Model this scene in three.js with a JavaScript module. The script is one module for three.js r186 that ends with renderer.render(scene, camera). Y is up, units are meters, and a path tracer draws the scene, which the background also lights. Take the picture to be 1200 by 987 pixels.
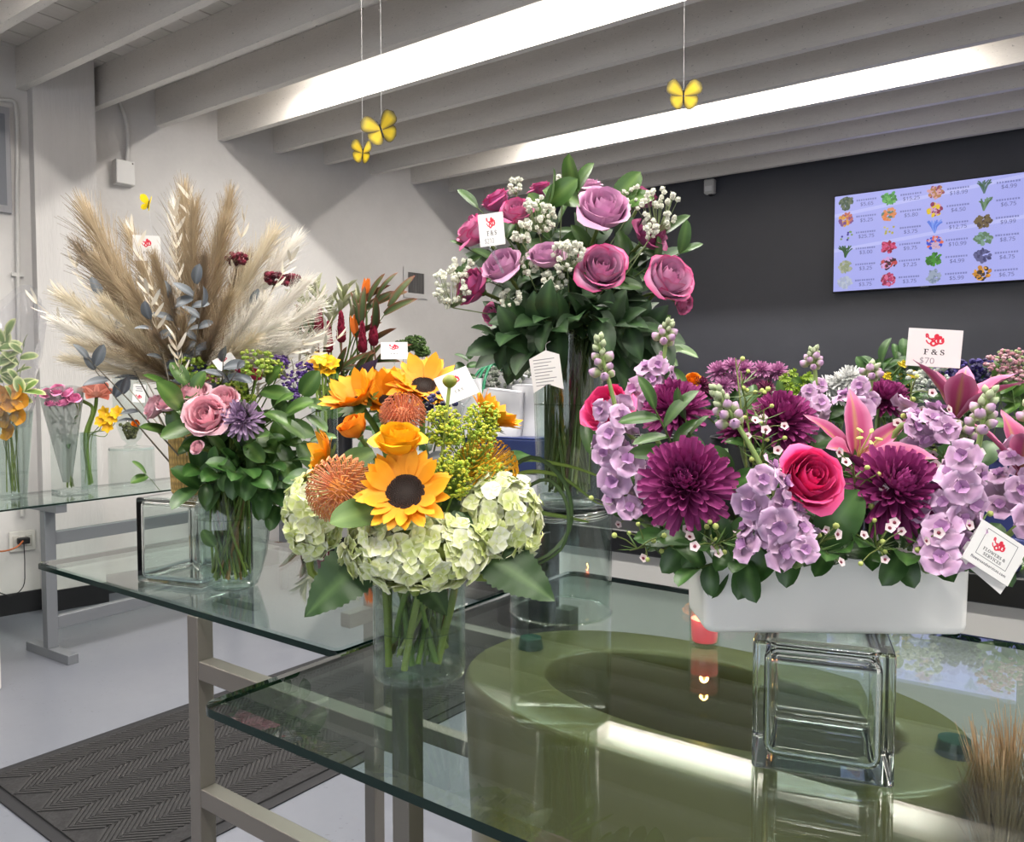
import * as THREE from 'three';
import { RoundedBoxGeometry } from 'three/addons/geometries/RoundedBoxGeometry.js';
import { mergeGeometries } from 'three/addons/utils/BufferGeometryUtils.js';
import { RectAreaLightUniformsLib } from 'three/addons/lights/RectAreaLightUniformsLib.js';

// ---------------------------------------------------------------- camera, exposure
const F = 920, EYE = 1.3, PITCH = Math.atan(41.5 / F);
const scene = new THREE.Scene();
scene.background = new THREE.Color(0.62, 0.66, 0.7);        // overcast daylight outside the added shop window
const camera = new THREE.PerspectiveCamera(2 * Math.atan(493.5 / F) * 180 / Math.PI, 1200 / 987, 0.05, 60);
camera.position.set(0, EYE, 0);
camera.rotation.x = -PITCH;
camera.updateMatrixWorld(true);
const renderer = new THREE.WebGLRenderer({ antialias: true });
renderer.toneMapping = THREE.LinearToneMapping;
renderer.toneMappingExposure = 1.45;
renderer.shadowMap.enabled = true;
RectAreaLightUniformsLib.init();
const TUBE_POWER = 165;          // the fluorescent tubes' light
const ADDED_WINDOW_POWER = 1.1;         // fill light from the unseen window added behind the camera

// ---------------------------------------------------------------- helpers
const V = (x, y, z) => new THREE.Vector3(x, y, z);
const seeded = (s) => () => { s |= 0; s = s + 0x6D2B79F5 | 0; let t = Math.imul(s ^ s >>> 15, 1 | s); t = t + Math.imul(t ^ t >>> 7, 61 | t) ^ t; return ((t ^ t >>> 14) >>> 0) / 4294967296; };
let rnd = seeded(7);
const rr = (a, b) => a + (b - a) * rnd();
const clamp = (x, a = 0, b = 1) => Math.min(b, Math.max(a, x));
const sm = (a, b, x) => { const t = clamp((x - a) / (b - a)); return t * t * (3 - 2 * t); };
const mixc = (a, b, t) => [a[0] + (b[0] - a[0]) * t, a[1] + (b[1] - a[1]) * t, a[2] + (b[2] - a[2]) * t];
const lin = (hex) => { const c = new THREE.Color(hex); return [c.r, c.g, c.b]; };
const rayOf = (x, y) => V((x - 600) / F, -(y - 493.5) / F, -1).applyEuler(camera.rotation);
const at = (x, y, d) => { const r = rayOf(x, y); r.multiplyScalar(d / -r.z); r.y += EYE; return r; };      // photo direction at a forward distance
const onY = (x, y, h) => { const r = rayOf(x, y); r.multiplyScalar((h - EYE) / r.y); r.y = h; return r; };   // photo direction on a level plane
const fl = (x, d, y = 0) => V(x, y, -d);

const taken = new Map();
const numbered = (n) => { const k = taken.get(n) || 0; taken.set(n, k + 1); return k ? `${n}_${String(k).padStart(3, '0')}` : n; };
function thing(name, label, category, pos = V(0, 0, 0), group) {
  const o = new THREE.Group(); o.name = numbered(name); o.position.copy(pos); scene.add(o);
  o.userData = { label, category }; if (group) o.userData.group = group;
  return o;
}
function structure(name) { const o = new THREE.Group(); o.name = name; o.userData = { kind: 'structure' }; scene.add(o); return o; }
function part(parent, name, geo, mat, pos, quat, scale) {
  const m = new THREE.Mesh(geo, mat); m.name = name;
  if (pos) m.position.copy(pos); if (quat) m.quaternion.copy(quat);
  if (scale !== undefined) (typeof scale === 'number') ? m.scale.setScalar(scale) : m.scale.copy(scale);
  parent.add(m); return m;
}
function bunch(parent, name, pos, quat) { const g = new THREE.Group(); g.name = name; if (pos) g.position.copy(pos); if (quat) g.quaternion.copy(quat); parent.add(g); return g; }
const std = (color, roughness = 0.6, o = {}) => new THREE.MeshStandardMaterial({ color, roughness, side: THREE.DoubleSide, ...o });
const phys = (color, roughness, o = {}) => new THREE.MeshPhysicalMaterial({ color, roughness, side: THREE.DoubleSide, ...o });
const frameQ = (dir, up) => { const z = dir.clone().normalize(); let x = up.clone().cross(z); if (x.lengthSq() < 1e-6) x = V(1, 0, 0).cross(z); x.normalize(); const y = z.clone().cross(x); return new THREE.Quaternion().setFromRotationMatrix(new THREE.Matrix4().makeBasis(x, y, z)); };
const upQ = (dir, roll = 0) => new THREE.Quaternion().setFromUnitVectors(V(0, 1, 0), dir.clone().normalize()).multiply(new THREE.Quaternion().setFromAxisAngle(V(0, 1, 0), roll));

// a grid surface from a function of u, v in 0..1
function surf(nu, nv, fn, col, uvScale) {
  const p = [], c = [], t = [], idx = [];
  for (let j = 0; j <= nv; j++) for (let i = 0; i <= nu; i++) {
    const u = i / nu, v = j / nv; p.push(...fn(u, v)); t.push(u * (uvScale ? uvScale[0] : 1), v * (uvScale ? uvScale[1] : 1)); if (col) c.push(...col(u, v));
  }
  for (let j = 0; j < nv; j++) for (let i = 0; i < nu; i++) { const a = j * (nu + 1) + i, b = a + 1, d = a + nu + 1, e = d + 1; idx.push(a, b, e, a, e, d); }
  const g = new THREE.BufferGeometry();
  g.setAttribute('position', new THREE.Float32BufferAttribute(p, 3));
  g.setAttribute('uv', new THREE.Float32BufferAttribute(t, 2));
  if (col) g.setAttribute('color', new THREE.Float32BufferAttribute(c, 3));
  g.setIndex(idx); g.computeVertexNormals(); return g;
}
// tube along points with a radius (number or function of 0..1)
function tube(points, r, sides = 6, col) {
  const rf = typeof r === 'function' ? r : () => r, n = points.length - 1;
  const fr = []; let nrm = null;
  for (let i = 0; i <= n; i++) {
    const t = points[Math.min(n, i + 1)].clone().sub(points[Math.max(0, i - 1)]).normalize();
    if (!nrm) { nrm = Math.abs(t.y) < 0.9 ? V(0, 1, 0) : V(1, 0, 0); }
    nrm = nrm.clone().sub(t.clone().multiplyScalar(nrm.dot(t))).normalize();
    fr.push([nrm, t.clone().cross(nrm)]);
  }
  return surf(sides, n, (u, v) => { const i = Math.round(v * n), a = u * Math.PI * 2, [N, B] = fr[i], q = rf(i / n); const p = points[i]; return [p.x + q * (Math.cos(a) * N.x + Math.sin(a) * B.x), p.y + q * (Math.cos(a) * N.y + Math.sin(a) * B.y), p.z + q * (Math.cos(a) * N.z + Math.sin(a) * B.z)]; }, col);
}
const curve = (pts, n = 12) => new THREE.CatmullRomCurve3(pts, false, 'centripetal').getPoints(n);
const merge = (list) => { const l = list.map((g) => g.index ? g.toNonIndexed() : g); for (const g of l) for (const k of Object.keys(g.attributes)) if (!['position', 'normal', 'uv', 'color'].includes(k)) g.deleteAttribute(k); return mergeGeometries(l); };
// a square bar between two points (child positions are given in the parent's own axes)
function bar(parent, name, p0, p1, w, h, mat, r = 0.003) {
  const L = p0.distanceTo(p1), g = new RoundedBoxGeometry(w, h, L, 1, r);
  return part(parent, name, g, mat, p0.clone().add(p1).multiplyScalar(0.5), frameQ(p1.clone().sub(p0), Math.abs(p1.clone().sub(p0).normalize().y) > 0.9 ? V(0, 0, 1).applyAxisAngle(V(0, 1, 0), TURN) : V(0, 1, 0)));
}
const TURN = -36 * Math.PI / 180;                    // the tables stand at this angle to the camera
const AX = V(Math.cos(TURN), 0, -Math.sin(TURN));    // along the tables' fronts, to the right and nearer
const AZ = V(-Math.sin(TURN), 0, -Math.cos(TURN));   // from the fronts to the backs
const tq = new THREE.Quaternion().setFromAxisAngle(V(0, 1, 0), TURN);

// ---------------------------------------------------------------- noise textures
function noiseTex(size, fn, srgb = true) {
  const d = new Uint8Array(size * size * 4);
  for (let y = 0; y < size; y++) for (let x = 0; x < size; x++) { const c = fn(x / size, y / size, x, y), i = (y * size + x) * 4; d[i] = c[0]; d[i + 1] = c[1]; d[i + 2] = c[2]; d[i + 3] = 255; }
  const t = new THREE.DataTexture(d, size, size); t.magFilter = THREE.LinearFilter; t.wrapS = t.wrapT = THREE.RepeatWrapping; if (srgb) t.colorSpace = THREE.SRGBColorSpace; t.needsUpdate = true; return t;
}
function valueNoise(cells, seed) {
  const r = seeded(seed), g = Array.from({ length: cells * cells }, () => r());
  return (u, v) => { const x = u * cells, y = v * cells, i = Math.floor(x), j = Math.floor(y), f = x - i, h = y - j, s = f * f * (3 - 2 * f), t = h * h * (3 - 2 * h); const G = (a, b) => g[((b % cells) + cells) % cells * cells + ((a % cells) + cells) % cells]; return (G(i, j) * (1 - s) + G(i + 1, j) * s) * (1 - t) + (G(i, j + 1) * (1 - s) + G(i + 1, j + 1) * s) * t; };
}
const n8 = valueNoise(8, 1), n32 = valueNoise(32, 2), n128 = valueNoise(128, 3);
const fbm = (u, v) => n8(u, v) * 0.5 + n32(u, v) * 0.3 + n128(u, v) * 0.2;
const grey = (x) => [x, x, x];
const paintTex = noiseTex(512, (u, v) => grey(244 + 11 * (fbm(u, v) - 0.5)));
const paintBump = noiseTex(256, (u, v) => grey(128 + 100 * (n128(u, v) - 0.5) + 60 * (n32(u, v) - 0.5)), false);
const floorTex = noiseTex(1024, (u, v, x, y) => { const s = n128(u * 3 % 1, v * 3 % 1) > 0.93 && n32(v, u) > 0.62 ? -38 : 0; return [238 + 16 * (fbm(u, v) - 0.5) + s, 240 + 16 * (fbm(u, v) - 0.5) + s, 245 + 14 * (fbm(u, v) - 0.5) + s]; });
const beamTex = noiseTex(512, (u, v) => { const k = n128(u * 2 % 1, v) > 0.965 ? -90 : 0; const g = n128(u, v * 8 % 1) * 8; return grey(240 + g - 6 + 12 * (n8(u, v) - 0.5) + k * 0.6); });
const M = {
  white: std(0xdcd9d7, 0.75, { map: paintTex, bumpMap: paintBump, bumpScale: 0.0012 }),
  dark: std(0x44464f, 0.5, { map: paintTex, bumpMap: paintBump, bumpScale: 0.0012 }),
  floor: std(0x777980, 0.28, { map: floorTex }),
  beam: std(0xefeae4, 0.6, { map: beamTex }),
  plank: [0xdcd7d1, 0xd5d1ca, 0xdfdad5].map((c) => std(c, 0.7, { map: paintTex })),
  roof: std(0x2a2724, 0.9),
  skirting: std(0x15161a, 0.4),
  steel: std(0x827c76, 0.42, { metalness: 0.55 }),
  greySteel: std(0x7c7f84, 0.42, { metalness: 0.45 }),
  glass: phys(0xe6efec, 0.0, { transmission: 1, thickness: 0, ior: 1.52 }),
  tableGlass: phys(0xe4eeea, 0.0, { transmission: 1, thickness: 0, ior: 1.55 }),
  clearGlass: phys(0xf1f6f4, 0.0, { transmission: 1, thickness: 0, ior: 1.5 }),
  solidGlass: phys(0xf4faf8, 0.0, { transmission: 1, thickness: 0.02, ior: 1.5 }),
  glassEdge: phys(0x0a211c, 0.08, { ior: 1.5 }),
  water: phys(0xf0f4f0, 0.0, { transmission: 1, thickness: 0, ior: 1.33 }),
  plasticClear: phys(0xeef2f4, 0.1, { transmission: 0.95, thickness: 0, ior: 1.45 }),
  thread: std(0xd8d8d8, 0.5),
  black: std(0x0e0e10, 0.45),
};

// ---------------------------------------------------------------- the room
const S = 1.1304, E = fl(0.818, -0.575).normalize(), A = fl(0.575, 0.818).normalize(), WD = fl(0.712, 0.702).normalize();
const WN = fl(0.702, -0.712).normalize();                              // out of the white wall, into the room
const joist = (k) => fl((-1.763 + 0.2566 * (k - 4)) * S, (4.772 + 0.2528 * (k - 4)) * S);    // where joist k meets the white wall
const CORNER = joist(11.42), BEAM_Y = 2.62 * S, BEAM_H = 0.225, CEIL_Y = BEAM_Y + BEAM_H;
const R1 = CORNER.clone().addScaledVector(E, 7.2), R2 = R1.clone().addScaledVector(A, -10), L2 = joist(-13.6);
function slab(parent, name, p0, p1, y0, y1, th, mat) {             // a wall from p0 to p1, its thickness on the left of that direction
  const dir = p1.clone().sub(p0), L = dir.length(); dir.normalize();
  const g = new THREE.BoxGeometry(L, y1 - y0, th); const uv = g.attributes.uv, ps = g.attributes.position, nm = g.attributes.normal;
  for (let i = 0; i < uv.count; i++) uv.setXY(i, (Math.abs(nm.getX(i)) > 0.5 ? ps.getZ(i) : ps.getX(i)) / 2, (Math.abs(nm.getY(i)) > 0.5 ? ps.getZ(i) : ps.getY(i)) / 2);
  const q = new THREE.Quaternion().setFromRotationMatrix(new THREE.Matrix4().makeBasis(dir, V(0, 1, 0), dir.clone().cross(V(0, 1, 0))));
  const side = dir.clone().cross(V(0, 1, 0)).negate();
  const c = p0.clone().add(p1).multiplyScalar(0.5).addScaledVector(side, th / 2); c.y = (y0 + y1) / 2;
  return part(parent, name, g, mat, c, q);
}
{
  const f = structure('floor');
  const g = new THREE.PlaneGeometry(16, 16, 1, 1); const uv = g.attributes.uv; for (let i = 0; i < uv.count; i++) uv.setXY(i, uv.getX(i) * 5, uv.getY(i) * 5);
  const gb = new THREE.BoxGeometry(16, 0.1, 16); { const u = gb.attributes.uv; for (let i = 0; i < u.count; i++) u.setXY(i, u.getX(i) * 5, u.getY(i) * 5); }
  part(f, 'floor_slab', gb, M.floor, V(-0.3, -0.05, -2));
  const wl = structure('wall_left');
  const L0 = L2.clone().addScaledVector(WD, -0.2), C0 = CORNER.clone().addScaledVector(WD, 0.1);
  slab(wl, 'wall_slab', L0, C0, 0, CEIL_Y + 0.02, 0.12, M.white);
  // the pier that stands out of the white wall
  const onWall = (px, off) => { const o = joist(4).addScaledVector(WN, off), r = rayOf(px, 452); const k = r.x / -r.z; const s = (k * -o.z - o.x) / (WD.x - k * -WD.z); return o.addScaledVector(WD, s); };
  const pa = onWall(47, 0.2), pb = onWall(119, 0.2);
  const pierL = pa.distanceTo(pb); const pm = pa.clone().add(pb).multiplyScalar(0.5).addScaledVector(WN, -0.1); pm.y = CEIL_Y / 2;
  const wq = new THREE.Quaternion().setFromRotationMatrix(new THREE.Matrix4().makeBasis(WD, V(0, 1, 0), WN));
  part(wl, 'pier', new THREE.BoxGeometry(pierL, CEIL_Y, 0.2), M.white, pm, wq);
  part(wl, 'chase', new THREE.BoxGeometry(3.2, CEIL_Y, 0.1), M.white, pa.clone().addScaledVector(WN, -0.15).addScaledVector(WD, -1.6).setY(CEIL_Y / 2), wq);
  const bl = structure('baseboard_left');
  const bbAt = (p, L) => { const c = p.clone(); c.y = 0.06; part(bl, 'baseboard_strip', new THREE.BoxGeometry(L, 0.12, 0.015), M.skirting, c, wq); };
  bbAt(pm.clone().addScaledVector(WN, 0.1075), pierL + 0.02);
  bbAt(pa.clone().addScaledVector(WN, -0.0925).addScaledVector(WD, -1.6), 3.2);
  { const m = CORNER.clone().add(pb).multiplyScalar(0.5).addScaledVector(WN, -0.095); bbAt(m, CORNER.distanceTo(pb)); }
  scene.userData.wq = wq; scene.userData.onWall = onWall;
  const wb = structure('wall_back'); slab(wb, 'wall_slab', CORNER.clone().addScaledVector(E, -0.15), R1.clone().addScaledVector(E, 0.1), 0, CEIL_Y + 0.02, 0.12, M.dark);
  const wr = structure('wall_right'); slab(wr, 'wall_slab', R1, R2, 0, CEIL_Y + 0.02, 0.12, M.white);
  // the shop front behind the camera; its unseen window is added for fill light
  const wf = structure('wall_front'), foot = A.clone().multiplyScalar(R2.dot(A)), w0 = foot.clone().addScaledVector(E, 2.9), w1 = foot.clone().addScaledVector(E, -1.9), y0 = 0.55, y1 = 2.55;
  slab(wf, 'wall_slab', R2.clone().addScaledVector(E, 0.1), w0, 0, CEIL_Y + 0.02, 0.12, M.white); slab(wf, 'wall_slab', w1, L2.clone().addScaledVector(E, -0.1), 0, CEIL_Y + 0.02, 0.12, M.white);
  slab(wf, 'wall_slab', w0, w1, 0, y0, 0.12, M.white); slab(wf, 'wall_slab', w0, w1, y1, CEIL_Y + 0.02, 0.12, M.white);
  const win = structure('added_window_1'), fm = std(0x3a3b3f, 0.4), wl2 = w0.distanceTo(w1), wqF = new THREE.Quaternion().setFromRotationMatrix(new THREE.Matrix4().makeBasis(E, V(0, 1, 0), E.clone().cross(V(0, 1, 0))));
  const wp = (s, y) => w1.clone().addScaledVector(E, s).addScaledVector(A, -0.06).setY(y);
  for (const s of [0.03, wl2 / 3, wl2 * 2 / 3, wl2 - 0.03]) part(win, 'added_window_frame', new THREE.BoxGeometry(0.06, y1 - y0, 0.08), fm, wp(s, (y0 + y1) / 2), wqF);
  for (const y of [y0 + 0.03, y1 - 0.03]) part(win, 'added_window_frame', new THREE.BoxGeometry(wl2, 0.06, 0.08), fm, wp(wl2 / 2, y), wqF);
  for (let i = 0; i < 3; i++) part(win, 'pane', new THREE.PlaneGeometry(wl2 / 3 - 0.06, y1 - y0 - 0.12), M.clearGlass, wp(wl2 / 6 + i * wl2 / 3, (y0 + y1) / 2), wqF);
  { const l = new THREE.RectAreaLight(0xf2f6ff, ADDED_WINDOW_POWER, wl2, y1 - y0); l.position.copy(w0).add(w1).multiplyScalar(0.5).addScaledVector(A, 0.02); l.position.y = (y0 + y1) / 2; l.quaternion.setFromRotationMatrix(new THREE.Matrix4().makeBasis(E, V(0, 1, 0), A.clone().negate())); l.castShadow = true; scene.add(l); }  // area light added at the window to brighten flower fronts and joists
  // ceiling: joists and boards
  const c = structure('ceiling');
  const bq = new THREE.Quaternion().setFromRotationMatrix(new THREE.Matrix4().makeBasis(E, V(0, 1, 0), E.clone().cross(V(0, 1, 0))));
  const bg = new THREE.BoxGeometry(1, BEAM_H, 0.045); { const u = bg.attributes.uv, n = bg.attributes.normal; for (let i = 0; i < u.count; i++) u.setXY(i, u.getX(i) * 4, u.getY(i) * (Math.abs(n.getZ(i)) > 0.5 ? 0.2 : 0.05)); }
  for (let k = -13; k <= 11; k++) {
    const p = joist(k), len = R1.clone().sub(p).dot(E) + 0.05;
    const m = p.clone().addScaledVector(E, len / 2 - 0.03).addScaledVector(A, 0.0225); m.y = BEAM_Y + BEAM_H / 2;
    part(c, 'beam', bg, M.beam, m, bq, V(len, 1, 1));
  }
  const aq = new THREE.Quaternion().setFromRotationMatrix(new THREE.Matrix4().makeBasis(A, V(0, 1, 0), A.clone().cross(V(0, 1, 0))));
  const pg = new THREE.BoxGeometry(12, 0.02, 0.164);
  for (let i = 0; i < 62; i++) {
    const m = CORNER.clone().addScaledVector(E, -2.6 + i * 0.172).addScaledVector(A, -5); m.y = CEIL_Y + 0.01 + rr(0, 0.002);
    part(c, 'plank', pg, M.plank[i % 3], m, aq);
  }
  part(c, 'roof_deck', new THREE.BoxGeometry(16, 0.1, 16), M.roof, V(-0.3, CEIL_Y + 0.09, -2));
}
// fluorescent tubes between the joists
{
  const body = std(0xe8e8e8, 0.4), glow = new THREE.MeshStandardMaterial({ color: 0xffffff, emissive: new THREE.Color(1, 0.985, 0.96), emissiveIntensity: 6 });
  const rows = [[3.5, 0.9, 'white fluorescent strip light between joists over the pampas end of the room'], [7.5, 1.24, 'white fluorescent strip light between joists close to the dark wall'], [-0.5, 1.7], [-0.5, 4.6], [-4.5, 1.6], [-4.5, 4.4], [3.5, 3.9]];
  for (const [k, s, lab] of rows) {
    const L = 2.72, p = joist(k).addScaledVector(E, s).addScaledVector(A, 0.02);
    const o = thing('ceiling_light', lab || 'white fluorescent strip light fixed up between two ceiling joists', 'ceiling light', p.clone().setY(CEIL_Y), 'strip lights between the joists');
    const q = new THREE.Quaternion().setFromRotationMatrix(new THREE.Matrix4().makeBasis(E, V(0, 1, 0), E.clone().cross(V(0, 1, 0))));
    part(o, 'housing', new RoundedBoxGeometry(L, 0.04, 0.1, 2, 0.008), body, E.clone().multiplyScalar(L / 2).setY(-0.021), q);
    part(o, 'lamp_tube', new THREE.CylinderGeometry(0.016, 0.016, L - 0.06, 10).rotateZ(Math.PI / 2), glow, E.clone().multiplyScalar(L / 2).setY(-0.058), q);
    const l = new THREE.RectAreaLight(0xfffaf2, TUBE_POWER, L - 0.1, 0.032);
    l.position.copy(p).addScaledVector(E, L / 2); l.position.y = CEIL_Y - 0.078;
    l.quaternion.setFromRotationMatrix(new THREE.Matrix4().makeBasis(E, V(0, 1, 0).cross(E), V(0, 1, 0)));
    l.castShadow = true; scene.add(l);
  }
}
// ---------------------------------------------------------------- glass-topped tables
const TOP = 0.942;                                             // height of the two display tables
function glassTop(parent, corner, ax, az, lx, lz, y, th, radius, bevel) {       // parts: pane, bevel, edge, in the parent's axes
  const loop = (inset) => { const r = Math.max(0.001, radius - inset), out = []; const cs = [[lx - inset - r, inset + r, -90], [lx - inset - r, lz - inset - r, 0], [inset + r, lz - inset - r, 90], [inset + r, inset + r, 180]];
    for (const [cx, cz, a0] of cs) for (let i = 0; i <= 5; i++) { const a = (a0 + i * 18) * Math.PI / 180; out.push([cx + r * Math.cos(a), cz + r * Math.sin(a)]); } return out; };
  const P3 = ([x, z], yy) => { const p = corner.clone().addScaledVector(ax, x).addScaledVector(az, z); return [p.x, yy, p.z]; };
  const ringG = (l0, y0, l1, y1) => surf(l0.length, 1, (u, v) => { const i = Math.round(u * l0.length) % l0.length; return v < 0.5 ? P3(l0[i], y0) : P3(l1[i], y1); });
  const fill = (l, yy) => { const n = l.length, p = [], idx = []; l.forEach((q) => p.push(...P3(q, yy))); p.push(...P3([lx / 2, lz / 2], yy)); for (let i = 0; i < n; i++) idx.push(n, (i + 1) % n, i); const g = new THREE.BufferGeometry(); g.setAttribute('position', new THREE.Float32BufferAttribute(p, 3)); g.setAttribute('uv', new THREE.Float32BufferAttribute(new Float32Array((n + 1) * 2), 2)); g.setIndex(idx); g.computeVertexNormals(); return g; };
  const o = loop(0), i = loop(bevel);
  const pane = part(parent, 'glass_pane', merge([fill(i, y), fill(o, y - th)]), M.tableGlass);
  if (bevel > 0.002) part(parent, 'glass_bevel', ringG(i, y, o, y - th * 0.22), M.glass);
  part(parent, 'glass_edge', ringG(o, bevel > 0.002 ? y - th * 0.22 : y, o, y - th), M.glassEdge);
  return pane;
}
{ // front display table: glass on a hollow oval green base
  const c = fl(-0.345, 0.866).addScaledVector(AX, -0.013);
  const o = thing('glass_display_table', 'clear glass table top lying on a hollow oval green base', 'table', fl(0.225, 0.975));
  const lc = c.clone().sub(o.position);
  glassTop(o, lc, AX, AZ, 1.28, 0.8, TOP, 0.0125, 0.022, 0.017);
  const green = phys(0x807649, 0.28, { clearcoat: 0.3, clearcoatRoughness: 0.2 }), inner = std(0x33332a, 0.4);
  const ell = (cx, cz, a, b, n = 2.35) => (t) => { const s = Math.sin(t), k = Math.cos(t); const x = a * Math.sign(k) * Math.abs(k) ** (2 / n), z = b * Math.sign(s) * Math.abs(s) ** (2 / n); return AX.clone().multiplyScalar(x + cx).addScaledVector(AZ, z + cz); };
  const yR = TOP - 0.028, out = ell(0.0, 0.0, 0.318, 0.196), hole = ell(0.02, 0.002, 0.222, 0.124, 2.1);
  const prof = [[out, 0.86, 0.0], [out, 0.9, 0.3], [out, 0.955, 0.7], [out, 0.985, 0.93], [out, 0.995, 0.978], [out, 0.985, 0.992], [out, 0.965, 1], [hole, 1.04, 1], [hole, 1.0, 0.993], [hole, 0.985, 0.97], [hole, 0.96, 0.75], [hole, 0.86, 0.06]];
  part(o, 'base', surf(72, prof.length - 1, (u, v) => { const [f, s, h] = prof[Math.round(v * (prof.length - 1))]; const p = f(u * Math.PI * 2).multiplyScalar(s); return [p.x, h * yR, p.z]; }), green);
  part(o, 'base_floor', surf(48, 1, (u, v) => { const p = hole(u * Math.PI * 2).multiplyScalar(0.86 * v); return [p.x, 0.06 * yR, p.z]; }), inner);
  for (const [x, y] of [[622, 747], [1119, 866]]) { const p = onY(x, y, TOP - 0.0125).sub(o.position); part(o, 'glass_bumper', new THREE.CylinderGeometry(0.016, 0.019, 0.0155, 20), phys(0x4f8a78, 0.15, { transmission: 0.75, thickness: 0 }), p.setY(TOP - 0.02025)); }
}
{ // middle display table on a steel frame
  const c = fl(-0.966, 1.578);
  const o = thing('glass_display_table', 'clear glass table on a square steel tube frame, its end against the green based table', 'table', fl(-0.5, 1.5));
  const L = (p) => p.clone().sub(o.position);
  glassTop(o, L(c), AX, AZ, 0.9, 0.43, TOP, 0.0125, 0.012, 0.004);
  const a = fl(-0.508, 1.262), b = a.clone().addScaledVector(AX, 0.462), a2 = a.clone().addScaledVector(AZ, 0.385), b2 = b.clone().addScaledVector(AZ, 0.385);
  const t = 0.029, yT = TOP - 0.0135;
  for (const p of [a, b, a2, b2]) bar(o, 'leg', L(p), L(p).setY(yT), t, t, M.steel, 0.002);
  for (const y of [0.842, 0.632]) { bar(o, 'rail', L(a).setY(y).addScaledVector(AX, 0.0146), L(b).setY(y).addScaledVector(AX, -0.0146), t * 0.95, t * 1.05, M.steel, 0.002); bar(o, 'rail', L(a2).setY(y).addScaledVector(AX, 0.0146), L(b2).setY(y).addScaledVector(AX, -0.0146), t * 0.95, t * 1.05, M.steel, 0.002); }
  bar(o, 'bracket', L(a2).setY(0.842).addScaledVector(AZ, -0.075), L(a2).setY(0.842).addScaledVector(AZ, -0.0146), t * 0.95, t, M.steel, 0.002);
}
const REAR_Y = 0.745;
const RT = -33 * Math.PI / 180, RX = V(Math.cos(RT), 0, -Math.sin(RT)), RZ = V(-Math.sin(RT), 0, -Math.cos(RT));
{ // long table by the white wall
  const p0 = fl(-2.215, 3.72);
  const o = thing('glass_display_table', 'long narrow glass table on grey T-shaped legs beside the white wall', 'table', p0);
  const c = RZ.clone().multiplyScalar(-1.1).addScaledVector(RX, -0.36);
  glassTop(o, c, RX, RZ, 0.5, 2.5, REAR_Y + 0.011, 0.01, 0.01, 0.003);
  const t = 0.05, q = (z, x, y) => RZ.clone().multiplyScalar(z).addScaledVector(RX, x).setY(y);
  for (const z of [0, 1.05]) {
    bar(o, 'leg', q(z, 0, 0.045), q(z, 0, REAR_Y - 0.04), t, t, M.greySteel);
    bar(o, 'foot', q(z, -0.19, 0.0225), q(z, 0.2, 0.0225), t, 0.045, M.greySteel);
    bar(o, 'support_arm', q(z, -0.3, REAR_Y - 0.02), q(z, 0.13, REAR_Y - 0.02), t, 0.04, M.greySteel);
  }
  for (const y of [0.57, 0.16]) bar(o, 'rail', q(0.025, 0, y), q(1.025, 0, y), t * 0.8, 0.062, M.greySteel);
}
{ // runner mat
  const o = thing('floor_mat', 'long charcoal runner mat with herringbone ribs and a smooth rubber border', 'mat', fl(-1.782, 2.531));
  const MB = fl(0.799, -0.601).normalize(), MA = fl(0.601, 0.799).normalize();
  const mq = new THREE.Quaternion().setFromRotationMatrix(new THREE.Matrix4().makeBasis(MA, V(0, 1, 0), MA.clone().cross(V(0, 1, 0))));
  const Lm = 3.6, Wm = 0.94;
  const mid = MA.clone().multiplyScalar(Lm / 2).addScaledVector(MB, Wm / 2);
  part(o, 'rubber_border', new RoundedBoxGeometry(Lm, 0.006, Wm, 1, 0.002), std(0x1b1b1f, 0.7), mid.clone().setY(0.003), mq);
  const tex = noiseTex(512, (u, v) => { const n = n128(u, v) * 26 + n32(u, v) * 14; return [30 + n * 0.8, 29 + n * 0.8, 30 + n * 0.8]; });
  const pile = std(0xffffff, 0.95, { map: tex });
  const bed = new THREE.BoxGeometry(Lm - 0.07, 0.012, Wm - 0.09); { const u = bed.attributes.uv; for (let i = 0; i < u.count; i++) u.setXY(i, u.getX(i) * 5, u.getY(i) * 1.4); }
  part(o, 'carpet', bed, std(0xd8d8dc, 0.95, { map: tex }), mid.clone().setY(0.006), mq);
  // raised herringbone ribs, too small to pick apart: one part
  const ribs = [], w = 0.084, n = Math.floor((Wm - 0.14) / w);
  for (let r = 0; r < n; r++) for (let i = 0; i < 190; i++) {
    const s = r % 2 ? 1 : -1, x = -Lm / 2 + 0.085 + i * 0.0192, z = -((Wm - 0.14) / 2) + (r + 0.5) * w;
    const g = new THREE.BoxGeometry(0.128, 0.006, 0.0085); g.rotateY(s * 0.8); g.translate(x, 0, z); ribs.push(g);
  }
  const rg = part(o, 'ribs', merge(ribs), pile, mid.clone().setY(0.0125), mq); rg.userData.kind = 'stuff';
}
{ // counter behind the front table
  const p = fl(0.31, 2.353), q = p.clone().addScaledVector(AX, -0.21);
  const o = thing('counter', 'long white counter with a thick black top under the dark wall', 'counter', q);
  const len = 3.4, dep = 0.75;
  const body = new THREE.BoxGeometry(len, 0.8, dep - 0.02);
  part(o, 'cabinet', body, std(0xc9c8c6, 0.5), AX.clone().multiplyScalar(len / 2).addScaledVector(AZ, dep / 2 + 0.01).setY(0.4), tq);
  part(o, 'counter_top', new RoundedBoxGeometry(len + 0.03, 0.07, dep + 0.03, 2, 0.006), std(0x101114, 0.3), AX.clone().multiplyScalar(len / 2).addScaledVector(AZ, dep / 2).setY(0.835), tq);
}
const COUNTER_Y = 0.87;
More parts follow.
